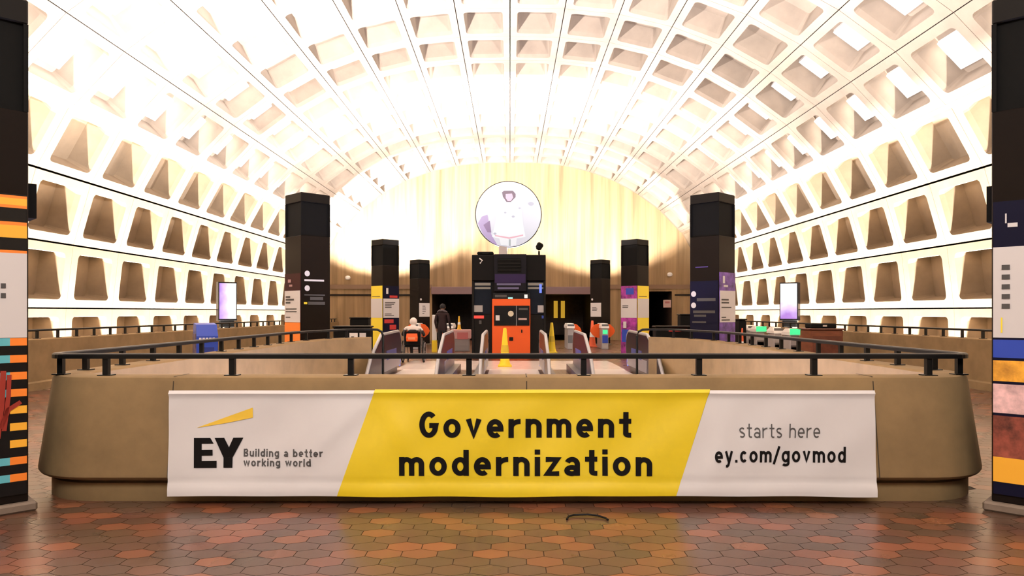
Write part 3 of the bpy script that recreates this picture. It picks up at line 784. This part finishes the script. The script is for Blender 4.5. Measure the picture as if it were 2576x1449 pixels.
# round picture sign above the kiosk
DY = 24.0; DR = 82*DY/F; dz = zz(539, DY); dx = at(1279, DY)
t = thing('round_sign', 'big round white sign above the kiosk showing a white-suited figure', 'sign', (dx, DY, zr))
zc = dz-zr
LIT = mat('sign_lit_white', (.12, .12, .12), .8, emit=(.90, .885, 1.0), estr=.70)
MB().disc((0, 0, zc), DR, n=64, th=.10).build('face', LIT, t)
mb = MB(); mb.tube([((DR+.01)*math.cos(2*PI*i/64), .05, zc+(DR+.01)*math.sin(2*PI*i/64)) for i in range(64)], .022, 6, closed=True); mb.build('rim', BRONZE, t, True)
px_ = lambda px, py, d=.006: ((px-1279)*DY/F, -d, (539-py)*DY/F+zc)
def shape(name, pts, m, d=.006): MB().poly([px_(x, y, d) for x, y in pts]).build(name, m, t)
lm = lambda n, c: mat(n, tuple(v*.12 for v in c), .8, emit=tuple(v**2.2 for v in c), estr=.85)
shape('backdrop', [(1202, 562), (1212, 545), (1226, 540), (1236, 590), (1252, 618), (1236, 610), (1215, 590)], lm('sign_lilac', (.72, .62, .80)))
shape('backdrop', [(1216, 566), (1232, 555), (1236, 585), (1226, 584)], lm('sign_mauve', (.55, .44, .60)), .008)
shape('suit', [(1268, 510), (1292, 510), (1312, 528), (1316, 565), (1322, 596), (1300, 600), (1298, 617), (1281, 619), (1260, 616), (1256, 600), (1238, 596), (1246, 560), (1252, 526)], lm('sign_suit', (.97, .97, .99)), .010)
shape('hair', [(1263, 484), (1268, 480), (1290, 480), (1297, 488), (1297, 496), (1285, 508), (1274, 508), (1265, 495)], lm('sign_hair', (.45, .36, .42)), .012)
shape('face_skin', [(1272, 488), (1288, 487), (1291, 497), (1285, 506), (1277, 506), (1272, 498)], lm('sign_skin', (.90, .75, .84)), .014)
shape('belt', [(1245, 591), (1281, 597), (1316, 590), (1316, 593), (1281, 601), (1245, 594)], lm('sign_pink', (.93, .70, .76)), .014)
shape('leg_gap', [(1280, 602), (1285, 602), (1285, 619), (1280, 619)], lm('sign_grey', (.72, .74, .76)), .014)
for (x, y, r) in ((1271, 535, 3), (1291, 545, 4), (1307, 524, 3), (1336, 513, 7), (1245, 588, 4)):
    shape('emblem', [(x+r*math.cos(a), y+r*.7*math.sin(a)) for a in [2*PI*i/12 for i in range(12)]], lm('sign_emblem', (.74, .73, .80)), .014)
MB().box((1255-1279)*DY/F, (1276-1279)*DY/F, .0, .12, 0, zc-DR+.05, .01).build('post', mat('post_pale', (.55, .50, .52), .5), t)

# ------------------------------------------------------------------ escalators
def escalator(cx, label):
    t = thing('escalator', label, 'escalator', (cx, 16.0, 0), 0, 'escalators in the stair well')
    for s in (-1, 1):
        x = s*.66
        prof = [(-10.0, -5.2), (-8.6, -5.0), (-2.2, -.35), (-1.0, .14), (1.4, .16), (1.62, .20)]
        top = [(-10.0, -4.4), (-8.4, -4.12), (-2.0, .55), (-.9, .94), (1.35, .96)]
        capn = arc(1.35, .60, .36, .36, 90, -70, 10)
        loop = prof+list(reversed(capn))+list(reversed(top))
        mb = MB(); mb.loft([[(x+o, y, z) for y, z in loop] for o in (-.03, .03)], True); b = mb.build('balustrade', mat('balustrade_navy', (.016, .016, .030), .3, spec=.3), t)
        hp = top+capn
        mb = MB(); mb.tube([(x, y, z+.03) if i < len(top) else (x, y+.02, z+.02) for i, (y, z) in enumerate(hp)], .034, 8); mb.build('handrail', mat('pale_edge', (.36, .355, .37), .4, .2), b, True)
        mb = MB(); mb.loft([[(x+s*o, y, z) for y, z in [(-9.6, -5.6), (-8.6, -5.4), (-2.2, -.65), (-1.0, -.1), (1.5, .0), (1.5, .19), (-1.0, .16), (-2.2, -.33), (-8.6, -4.98), (-9.6, -5.1)]] for o in (.04, .20)], True)
        mb.build('deck', STEEL_D, b)
        MB().box(x-.036, x+.036, -1.0, 1.5, .16, .42, .004).build('skirt_panel', mat('skirt_grey', (.42, .42, .47), .4, .4), b); MB().box(x-.040, x+.040, -.4, .9, .40, .60).build('skirt_strip', mat('skirt_blue', (.05, .08, .30), .4), b)
        mb = MB(); mb.tube([(x-s*.02, 1.5+.09*math.cos(q), .23+.09*math.sin(q)) for q in [2*PI*i/16 for i in range(16)]], .012, 6, closed=True); mb.build('entry_ring', BLUEGLOW, b)
    MB().box(-.60, .60, -.3, 1.9, .0, .02).build('landing_plate', PALE, t)
    mb = MB()
    for i in range(26):
        y1 = -.3-i*.32; z1 = -.0-max(0, i-2)*.2
        if z1 < -5.2: break
        mb.box(-.58, .58, y1-.34, y1, z1-.22, z1)
    mb.build('steps', STEEL_D, t)
    return t
e0 = escalator(-2.06, 'left escalator of three, its balustrades ending below the yellow-poster pylon')
dup(e0, (.09, 16.0, 0), label='middle escalator of three, its landing leading to the orange kiosk front')
dup(e0, (2.24, 16.0, 0), label='right escalator of three, its landing leading to the orange gates')
# pale floor before the escalators, its white reflection painted into the colour
MB_ = MB().box(-2.9, 2.9, 17.95, 21.2, -.003, .004)
struct(MB_.build('floor_reflection', mat('painted_reflection', (.70, .61, .57), .22, var=.12, scale=5)))

# ------------------------------------------------------------------ cones
def cone(x, y, hgt, label, m=YELLOW, z=0.0, slim=1.0):
    t = thing('safety_cone', label, 'cone', (x, y, z)); b = hgt*.175*slim
    MB().box(-b, b, -b, b, 0, hgt*.05, .01).build('base', m, t)
    MB().lathe([(b*.86, hgt*.05), (b*.70, hgt*.15), (b*.62, hgt*.3), (b*.40, hgt*.7), (b*.26, hgt*.96), (b*.2, hgt), (b*.05, hgt)], n=16).build('body', m, t, True)
    MB().lathe([(b*.625, hgt*.38), (b*.50, hgt*.56)], n=16).build('warning_print', mat('cone_print', (.60, .42, .02), .5) if m is YELLOW else WHITE_G, t, True)
    return t
cone(at(1270, 19.0), 19.0, 1.03, 'tall yellow caution cone standing right before the orange kiosk front')
cone(at(1388, 25.2), 25.2, 1.08, 'tall yellow caution cone just right of the kiosk')
cone(at(1867, 22.5), 22.5, .95, 'thin orange and white cone beside right tall pylon', mat('cone_orange', (.75, .12, .04), .5), slim=.55)
cone(at(1490, 29.6), 29.6, 1.1, 'orange cone behind the gates below the far white notice', MATS['cone_orange'])

# ------------------------------------------------------------------ fare gates
def gate_root(label, loc, rz, paddles, disp, grp, hl=.75):
    t = thing('fare_gate', label, 'gate', loc, rz, grp)
    MB().box(-.13, .13, -hl, hl, 0, .82, .02).build('cabinet', mat('gate_steel', (.42, .40, .41), .4, .4), t)
    MB().loft([[(-.15, -hl-.05, .82), (.15, -hl-.05, .82), (.15, hl+.05, .82), (-.15, hl+.05, .82)], [(-.15, -hl-.03, .90), (.15, -hl-.03, .90), (.15, hl+.03, .90), (-.15, hl+.03, .90)], [(-.12, -hl+.15, 1.0), (.12, -hl+.15, 1.0), (.12, hl-.15, 1.0), (-.12, hl-.15, 1.0)]], True).build('lid', WHITE_G, t)
    MB().box(-.13, .13, -hl-.025, -hl-.005, .88, .98).build('display_hood', STEEL_D, t)
    if disp: MB().box(-.09, .09, -hl-.015, -hl-.002, .60, .76).build('display', disp, t)
    MB().box(-.11, .11, -hl-.015, -hl-.002, .25, .55).build('front_panel', BLUE if disp is GREENGLOW else STEEL_D, t)
    for s in paddles:
        pts = [(s*.13, .42), (s*.30, .45), (s*.44, .58), (s*.49, .70), (s*.44, .82), (s*.30, .96), (s*.13, .99)]
        MB().loft([[(x, y, z) for x, z in pts] for y in (-.02, .02)], True).build('paddle', ORANGE, t)
    return t
GY = 28.5
gate_root('white fare gate right of the kiosk with orange paddle', (at(1432, GY), GY, 0), 0, (1,), None, 'fare gates with orange paddles')
gate_root('fare gate with green display between orange paddles, right of kiosk', (at(1516, GY), GY, 0), 0, (-1, 1), GREENGLOW, 'fare gates with orange paddles')
gate_root('fare gate with orange paddles half behind the purple-poster pylon', (at(1603, GY), GY, 0), 0, (-1, 1), GREENGLOW, 'fare gates with orange paddles')
gate_root('fare gate left of the kiosk behind standing person', (at(1134, GY), GY, 0), 0, (-1,), None, 'fare gates with orange paddles')
gate_root('fare gate with orange paddles behind the wheelchair', (at(1050, GY), GY, 0), 0, (-1, 1), None, 'fare gates with orange paddles')
gate_root('leftmost fare gate with orange paddles by the yellow poster', (at(966, GY), GY, 0), 0, (-1, 1), None, 'fare gates with orange paddles')
for i, (px, y, lab, dsp) in enumerate(((1885, 24.6, 'grey gate at far end of the row along the right parapet', None), (1906, 22.9, 'gate with green lamp left in the row along the right parapet', GREENGLOW),
                                (1950, 21.25, 'grey gate between the two green-lamp gates along right parapet', None), (1990, 19.6, 'gate with green lamp nearest to brown wooden counter', GREENGLOW))):
    x = at(px, y); t = gate_root(lab, (x, y, 0), 0, (), None, 'gates along the right parapet', .26)
    if dsp: MB().box(-.16, .16, -.345, -.32, .84, 1.0).build('green_lamp', GREENGLOW, t)
    MB().box(-.10, .10, -.275, -.262, .2, .5).build('side_print', mat('lilac_print', (.3, .25, .42), .5), t)
# white pedestal, pink barrier box with small cone
t = thing('card_reader_post', 'white post with yellow foot left of the standing person', 'post', (at(1093, 26.0), 26.0, 0))
MB().box(-.09, .09, -.09, .09, .0, .42, .01).build('foot', YELLOW, t); MB().box(-.08, .08, -.08, .08, .42, 1.35, .02).build('shaft', WHITE_G, t)
t = thing('barrier_box', 'pink and white barrier box left of the kiosk with a cone on it', 'box', (at(1158, 26.5), 26.5, 0))
MB().box(-.34, .34, -.2, .2, 0, .46, .02).build('foot', mat('barrier_grey', (.22, .19, .19), .5), t); MB().box(-.40, .40, -.2, .2, .46, .80, .02).build('case', mat('barrier_pink', (.50, .27, .26), .5), t); MB().box(-.1, .3, -.21, -.2, .45, .7).build('notice', mat('barrier_print', (.45, .12, .12), .5), t)
cone(at(1155, 26.5), 26.5, .50, 'small amber cone on top of pink barrier box', mat('cone_amber', (.75, .42, .02), .5), z=.8)

# ------------------------------------------------------------------ totems with lit screens on the outer parapets
scr_l = gradient_mat('screen_left', 0, [(0.0, (.35, .12, .75)), (.35, (.78, .55, .98)), (.6, (1, 1, 1)), (1, (1, 1, 1))], 1.1, -.27, .27)
scr_r = gradient_mat('screen_right', 2, [(0.0, (.35, .12, .65)), (.3, (.78, .6, .98)), (.45, (1, .98, 1)), (1, (.93, .95, 1))], 1.1, .3, 1.7)
for s, px, m_, nm in ((-1, 570, scr_l, 'left'), (1, 1987, scr_r, 'right')):
    X = s*9.42; Y = abs(X)*F/abs(px-VX)
    t = thing('display_totem', 'black display stand with glowing white-purple screen just beyond the %s outer parapet' % nm, 'screen', (X, Y, .945), -s*math.radians(38))
    b = MB().box(-.30, .30, -.13, .13, .22, 1.50, .01).build('housing', GLOSSBLACK, t)
    MB().box(-.27, .27, -.142, -.132, .28, 1.46).build('screen', m_, b)
    MB().box(-.22, .22, -.10, .10, 0, .22, .01).build('pedestal', BLACK, t); MB().box(-.06, .06, -.06, .06, -6.44, 0).build('post', BLACK, t)

# ------------------------------------------------------------------ blue bin at the left, dark stuff near the rails, counter at the right
t = thing('newspaper_box', 'blue street box with white lettering behind the left railing', 'box', (at(517, 15.0), 15.0, 0), math.radians(32))
b = MB().loft([[(-.20, -.22, 0), (.20, -.22, 0), (.20, .22, 0), (-.20, .22, 0)], [(-.21, -.23, .95), (.21, -.23, .95), (.21, .23, .95), (-.21, .23, .95)], [(-.20, -.12, 1.19), (.20, -.12, 1.19), (.20, .22, 1.22), (-.20, .22, 1.22)]], True).build('cabinet', BLUE, t)
mb = MB()
for i in range(5): mb.box(-.16+i*.065, -.115+i*.065, -.238, -.228, .83, .92)
mb.build('lettering', WHITE_G, b)
MB().box(-.13, .13, -.236, -.226, .45, .72).build('window', mat('bin_window', (.03, .05, .25), .2), b)
MB().box(-.222, -.208, -.2, .2, .2, 1.0).build('side_poster', mat('side_print', (.10, .07, .13), .5, var=.8, scale=6), b)
def dark_cab(px0, px1, y, top, label, extra=None, dep=.5):
    x0, x1 = at(px0, y), at(px1, y); c = (x0+x1)/2; t = thing('equipment_cabinet', label, 'cabinet', (c, y, 0)); hw_ = (x1-x0)/2
    MB().box(-hw_, hw_, 0, dep, 0, top, .03).build('body', BLACK, t); MB().box(-hw_-.02, hw_+.02, -.02, dep+.02, top, top+.05, .015).build('top', BRONZE, t)
    if extra: extra(t, hw_)
    return t
def ex_white(t, hw_):
    MB().box(-hw_*.1, hw_*.35, -.02, -.005, .45, .85).build('notice', WHITE_G, t); MB().box(hw_*.45, hw_*.8, -.02, -.005, .45, .85).build('notice', WHITEP, t)
    MB().box(hw_*.0, hw_*.15, -.025, -.02, .5, .75).build('print', INK, t)
def ex_red(t, hw_): MB().box(-hw_*.3, hw_*.7, -.02, -.005, .90, .96).build('red_lamp', REDGLOW, t)
dark_cab(838, 930, 20.5, 1.0, 'low black cabinet with white notices behind left curve of parapet', ex_white)
dark_cab(1650, 1742, 20.5, 1.0, 'low black cabinet with red lamp behind right curve of parapet', ex_red)
dark_cab(880, 926, 27.0, 1.2, 'black machine beyond the left curve, beside the yellow-poster pylon')
dark_cab(1712, 1742, 26.0, 1.33, 'black machine just left of the right tall pylon')
dark_cab(1860, 1878, 23.5, 1.18, 'narrow black machine just right of the right tall pylon')
t = thing('wooden_counter', 'brown wooden counter with dark top by the right parapet', 'counter', (at(2066, 18.2), 18.2, 0))
MB().box(-.40, .40, -.35, .35, 0, 1.0, .02).build('body', WOOD, t); MB().box(-.44, .44, -.39, .39, 1.0, 1.04, .01).build('top', mat('counter_top', (.10, .03, .02), .3), t)
MB().box(-.36, .36, -.36, -.35, .12, .85).build('front_panel', mat('wood_panel', (.11, .03, .016), .4, var=.3), t)
t = thing('black_case', 'flat black case lying on top of the brown wooden counter', 'case', (at(2066, 18.3), 18.3, 1.04)); MB().box(-.34, .30, -.2, .2, 0, .12, .02).build('shell', BLACK, t); MB().box(-.05, .05, -.22, -.2, .04, .08).build('clasp', STEEL, t)

# ------------------------------------------------------------------ a black strap lying on the floor
pts = [(.395, 4.98, .008), (.41, 5.03, .012), (.45, 5.065, .014), (.55, 5.07, .016), (.62, 5.05, .014), (.67, 5.0, .010), (.68, 4.965, .008)]
tag(MB().tube(pts, .007, 8).build('strap', RUBBER, None, True), 'thin black strap lying curved on tiled floor below the banner', 'strap')

# ------------------------------------------------------------------ people
def skin_mesh(name, joints, edges, segs):
    me = bpy.data.meshes.new(name); me.from_pydata([j[:3] for j in joints], edges, [])
    o = bpy.data.objects.new(name, me); COL.objects.link(o)
    md = o.modifiers.new('s', 'SKIN'); md.use_smooth_shade = True
    for i, j in enumerate(joints):
        r = j[3] if isinstance(j[3], tuple) else (j[3], j[3])
        me.skin_vertices[0].data[i].radius = r
    me.skin_vertices[0].data[0].use_root = True
    o.modifiers.new('u', 'SUBSURF').levels = 2
    dg = bpy.context.evaluated_depsgraph_get(); ev = o.evaluated_get(dg)
    nm = bpy.data.meshes.new_from_object(ev); COL.objects.unlink(o); bpy.data.objects.remove(o)
    nm.name = name
    return nm
def figure(loc, rz, J, name_label, mats_by, seated=False):
    """J: dict of joint positions. Builds one continuous body with five-fingered hands."""
    order = ['pelvis', 'waist', 'chest', 'neck', 'chin', 'head', 'crown']
    rad = {'pelvis': (.145, .11), 'waist': (.135, .10), 'chest': (.165, .115), 'neck': (.055, .055), 'chin': (.068, .075), 'head': (.082, .098), 'crown': (.06, .07)}
    js = []; idx = {}; ed = []
    def addj(n, p, r, par=None):
        idx[n] = len(js); js.append((*p, r))
        if par is not None: ed.append((idx[par], idx[n]))
    prev = None
    for n in order: addj(n, J[n], rad[n], prev); prev = n
    for s in ('l', 'r'):
        addj('sh'+s, J['sh'+s], .062, 'chest'); addj('el'+s, J['el'+s], .046, 'sh'+s); addj('wr'+s, J['wr'+s], .030, 'el'+s)
        d = Vector(J['ha'+s])-Vector(J['wr'+s]); addj('pa'+s, Vector(J['wr'+s])+d*.55, (.036, .02), 'wr'+s)
        dn = d.normalized(); side = Vector((0, 1, 0)); sgn = -1 if s == 'l' else 1
        for q in range(4):
            off = side*(.027-.018*q); base = Vector(J['wr'+s])+d+off; ln = (.062, .074, .068, .052)[q]
            addj('f%d%s' % (q, s), base, .0095, 'pa'+s); k1 = base+dn*ln*.55+Vector((-sgn*.006, 0, 0)); addj('g%d%s' % (q, s), k1, .0085, 'f%d%s' % (q, s))
            addj('h%d%s' % (q, s), k1+dn*ln*.45+Vector((-sgn*.018, 0, 0)), .0075, 'g%d%s' % (q, s))
        th = Vector(J['wr'+s])+d*.4+side*.04; addj('t0'+s, th, .011, 'pa'+s); addj('t1'+s, th+dn*.045+side*.012, .0095, 't0'+s)
        addj('hip'+s, J['hip'+s], .095, 'pelvis'); addj('kn'+s, J['kn'+s], .062, 'hip'+s); addj('an'+s, J['an'+s], .042, 'kn'+s)
        addj('to'+s, J['to'+s], .036, 'an'+s)
    nm = skin_mesh('body', js, ed, None)
    for m in mats_by['mats']: nm.materials.append(m)
    for p in nm.polygons: p.material_index = mats_by['fn'](p.center); p.use_smooth = True
    t = thing('person', name_label, 'person', loc, rz)
    o = bpy.data.objects.new('body', nm); COL.objects.link(o); o.parent = t
    h = Vector(J['head']); fw = (Vector(J.get('face', (0, 1, 0)))).normalized(); sd = Vector((fw.y, -fw.x, 0))
    f = MB()
    c = h+fw*.092+Vector((0, 0, -.01))
    f.loft([[c+Vector((0, 0, .03))-fw*.01+sd*.008, c+Vector((0, 0, .03))-fw*.01-sd*.008, c+Vector((0, 0, .03))-fw*.02], [c+fw*.025-Vector((0, 0, .012))+sd*.016, c+fw*.025-Vector((0, 0, .012))-sd*.016, c-Vector((0, 0, .016))]], True)
    for q in (-1, 1):
        e = h+sd*q*.086-fw*.005; f.loft([[e+fw*.02*math.cos(a)+Vector((0, 0, .032*math.sin(a)))+sd*q*w_ for a in [2*PI*i/8 for i in range(8)]] for w_ in (-.01, .012)], True)
    f.build('facial_features', SKIN, t)
    for q in (-1, 1):
        e = h+fw*.082+sd*q*.032+Vector((0, 0, .008)); MB().lathe([(.002, -.008), (.010, -.004), (.011, 0), (.010, .004), (.002, .008)], tuple(e), 8).build('eye', mat('eye_dark', (.02, .015, .012), .2), t)
    mo = h+fw*.088-Vector((0, 0, .05)); MB().loft([[mo+sd*.025, mo-sd*.025, mo-sd*.02-Vector((0, 0, .006)), mo+sd*.02-Vector((0, 0, .006))], [p+fw*.004 for p in (mo+sd*.025, mo-sd*.025, mo-sd*.02-Vector((0, 0, .006)), mo+sd*.02-Vector((0, 0, .006)))]], True).build('mouth', mat('lips', (.25, .08, .07), .5), t)
    return t, h, fw
def dome(mb, c, rx, ry, rz, lo=-.25, n=14, m=7):
    rings = []
    for j in range(m+1):
        a = math.asin(lo)+(PI/2-math.asin(lo))*j/m; r = max(math.cos(a), .02)
        rings.append([(c[0]+rx*r*math.cos(2*PI*i/n), c[1]+ry*r*math.sin(2*PI*i/n), c[2]+rz*math.sin(a)) for i in range(n)])
    return mb.loft(rings, True)
# standing person in dark jacket, back to the camera, turned a little to the right
J = dict(pelvis=(0, 0, .93), waist=(0, 0, 1.08), chest=(0, .01, 1.32), neck=(0, .01, 1.47), chin=(0, .03, 1.53), head=(0, .03, 1.60), crown=(0, .02, 1.67),
         shl=(-.19, 0, 1.40), shr=(.19, 0, 1.40), ell=(-.25, -.02, 1.13), elr=(.25, .0, 1.13), wrl=(-.24, .05, .90), wrr=(.22, .14, .93), hal=(-.235, .07, .82), har=(.20, .19, .87),
         hipl=(-.09, 0, .88), hipr=(.09, 0, .88), knl=(-.10, .01, .48), knr=(.10, .03, .48), anl=(-.10, -.02, .09), anr=(.10, .0, .09), tol=(-.12, .14, .04), tor=(.13, .16, .04))
def fn(c):
    if c.z > 1.50: return 2
    if abs(c.x) > .16 and c.z < .905 : return 2
    return 0 if c.z > .86 else 1
t, h, fw = figure((at(1113, 23.5), 23.5, 0), -.35, J, 'person standing in dark maroon jacket and black trousers left of the kiosk', dict(mats=[CLOTH_MAR, CLOTH_BLK, SKIN], fn=fn))
dome(MB(), (h.x, h.y-.008, h.z+.015), .098, .112, .115, -.35).build('beanie', CLOTH_BLK, t, True)
mb = MB(); mb.tube([(-.15, -.02, 1.46), (-.06, -.09, 1.50), (.06, -.09, 1.50), (.15, -.02, 1.46), (.06, .08, 1.46), (-.06, .08, 1.46)], .035, 8, closed=True); mb.build('scarf', mat('scarf_grey', (.10, .08, .09), .9), t, True)
for s in (-1, 1): MB().box(s*.11-.05, s*.11+.05, -.07, .20, 0, .085, .03).build('shoe', RUBBER, t, True)
# seated person in a wheelchair, back to the camera
WX, WY = at(1040, 20.6), 20.6
wc = thing('wheelchair', 'black wheelchair seen from behind on the left landing', 'wheelchair', (WX, WY, 0))
for s in (-1, 1):
    mb = MB(); mb.tube([(s*.30, .30*math.cos(a), .31+.30*math.sin(a)) for a in [2*PI*i/28 for i in range(28)]], .018, 8, closed=True); wl = mb.build('wheel', RUBBER, wc, True)
    mb = MB(); mb.tube([(s*.335, .26*math.cos(a), .31+.26*math.sin(a)) for a in [2*PI*i/24 for i in range(24)]], .009, 6, closed=True); mb.build('push_rim', STEEL, wl, True)
    mb = MB()
    for i in range(10): a = 2*PI*i/10; mb.tube([(s*.30, 0, .31), (s*.30, .29*math.cos(a), .31+.29*math.sin(a))], .003, 4)
    mb.tube([(s*.26, 0, .31), (s*.34, 0, .31)], .025, 8); mb.build('spokes', STEEL_D, wl)
    mb = MB(); mb.tube([(s*.22, .48, .08+0), (s*.22, .48, .10)], .01, 6); mb.tube([(s*.22, .48+.065*math.cos(a), .075+.065*math.sin(a)) for a in [2*PI*i/14 for i in range(14)]], .014, 6, closed=True); mb.build('caster', RUBBER, wc, True)
    mb = MB(); mb.tube([(s*.24, -.20, .12), (s*.24, -.20, .93), (s*.24, -.32, .97)], .016, 8); mb.tube([(s*.24, -.20, .48), (s*.24, .40, .48), (s*.22, .52, .20)], .014, 8); mb.tube([(s*.24, -.20, .70), (s*.24, .22, .70), (s*.24, .25, .48)], .014, 8); mb.build('side_frame', STEEL_D, wc, True)
    MB().box(s*.24-.03, s*.24+.03, -.10, .22, .70, .73, .01).build('armrest', BLACK, wc); MB().box(min(s*.05, s*.24), max(s*.05, s*.24), .50, .66, .10, .12).build('footrest', BLACK, wc)
MB().box(-.23, .23, -.20, .28, .45, .50, .02).build('seat', BLACK, wc); MB().box(-.23, .23, -.225, -.195, .50, .90, .01).build('backrest', BLACK, wc)
bag = thing('bag', 'orange bag hanging on the back of the wheelchair', 'bag', (WX, WY-.30, .62)); 
MB().loft([[(-.15, -.06, 0), (.15, -.06, 0), (.15, .06, 0), (-.15, .06, 0)], [(-.16, -.08, .10), (.16, -.08, .10), (.16, .065, .10), (-.16, .065, .10)], [(-.145, -.05, .22), (.145, -.05, .22), (.145, .06, .22), (-.145, .06, .22)]], True).build('pouch', ORANGE, bag); MB().box(-.10, .10, -.082, -.07, .05, .12).build('pocket', mat('bag_pocket', (.7, .25, .12), .6), bag)
J = dict(pelvis=(0, -.06, .60), waist=(0, -.08, .72), chest=(0, -.06, .93), neck=(0, -.03, 1.07), chin=(0, .02, 1.11), head=(0, .02, 1.17), crown=(0, .01, 1.23),
         shl=(-.19, -.05, 1.0), shr=(.19, -.05, 1.0), ell=(-.31, -.02, .80), elr=(.31, -.02, .80), wrl=(-.26, .20, .765), wrr=(.26, .20, .765), hal=(-.25, .27, .765), har=(.25, .27, .765),
         hipl=(-.10, -.02, .59), hipr=(.10, -.02, .59), knl=(-.12, .42, .60), knr=(.12, .42, .60), anl=(-.12, .52, .20), anr=(.12, .52, .20), tol=(-.13, .64, .155), tor=(.13, .64, .155))
def fn2(c):
    if c.z > 1.10: return 2
    if c.y > .19 and abs(c.x) > .19: return 2
    if c.z > .93: return 0
    return 1
t, h, fw = figure((WX, WY, 0), 0, J, 'person in white hooded top seated in the wheelchair, back turned', dict(mats=[CLOTH_WHT, CLOTH_BLK, SKIN], fn=fn2))
dome(MB(), (h.x, h.y-.02, h.z+.005), .108, .118, .12, -.75).build('hood', CLOTH_WHT, t, True)
for s in (-1, 1): MB().box(s*.125-.045, s*.125+.045, .46, .70, .12, .20, .03).build('shoe', RUBBER, t, True)
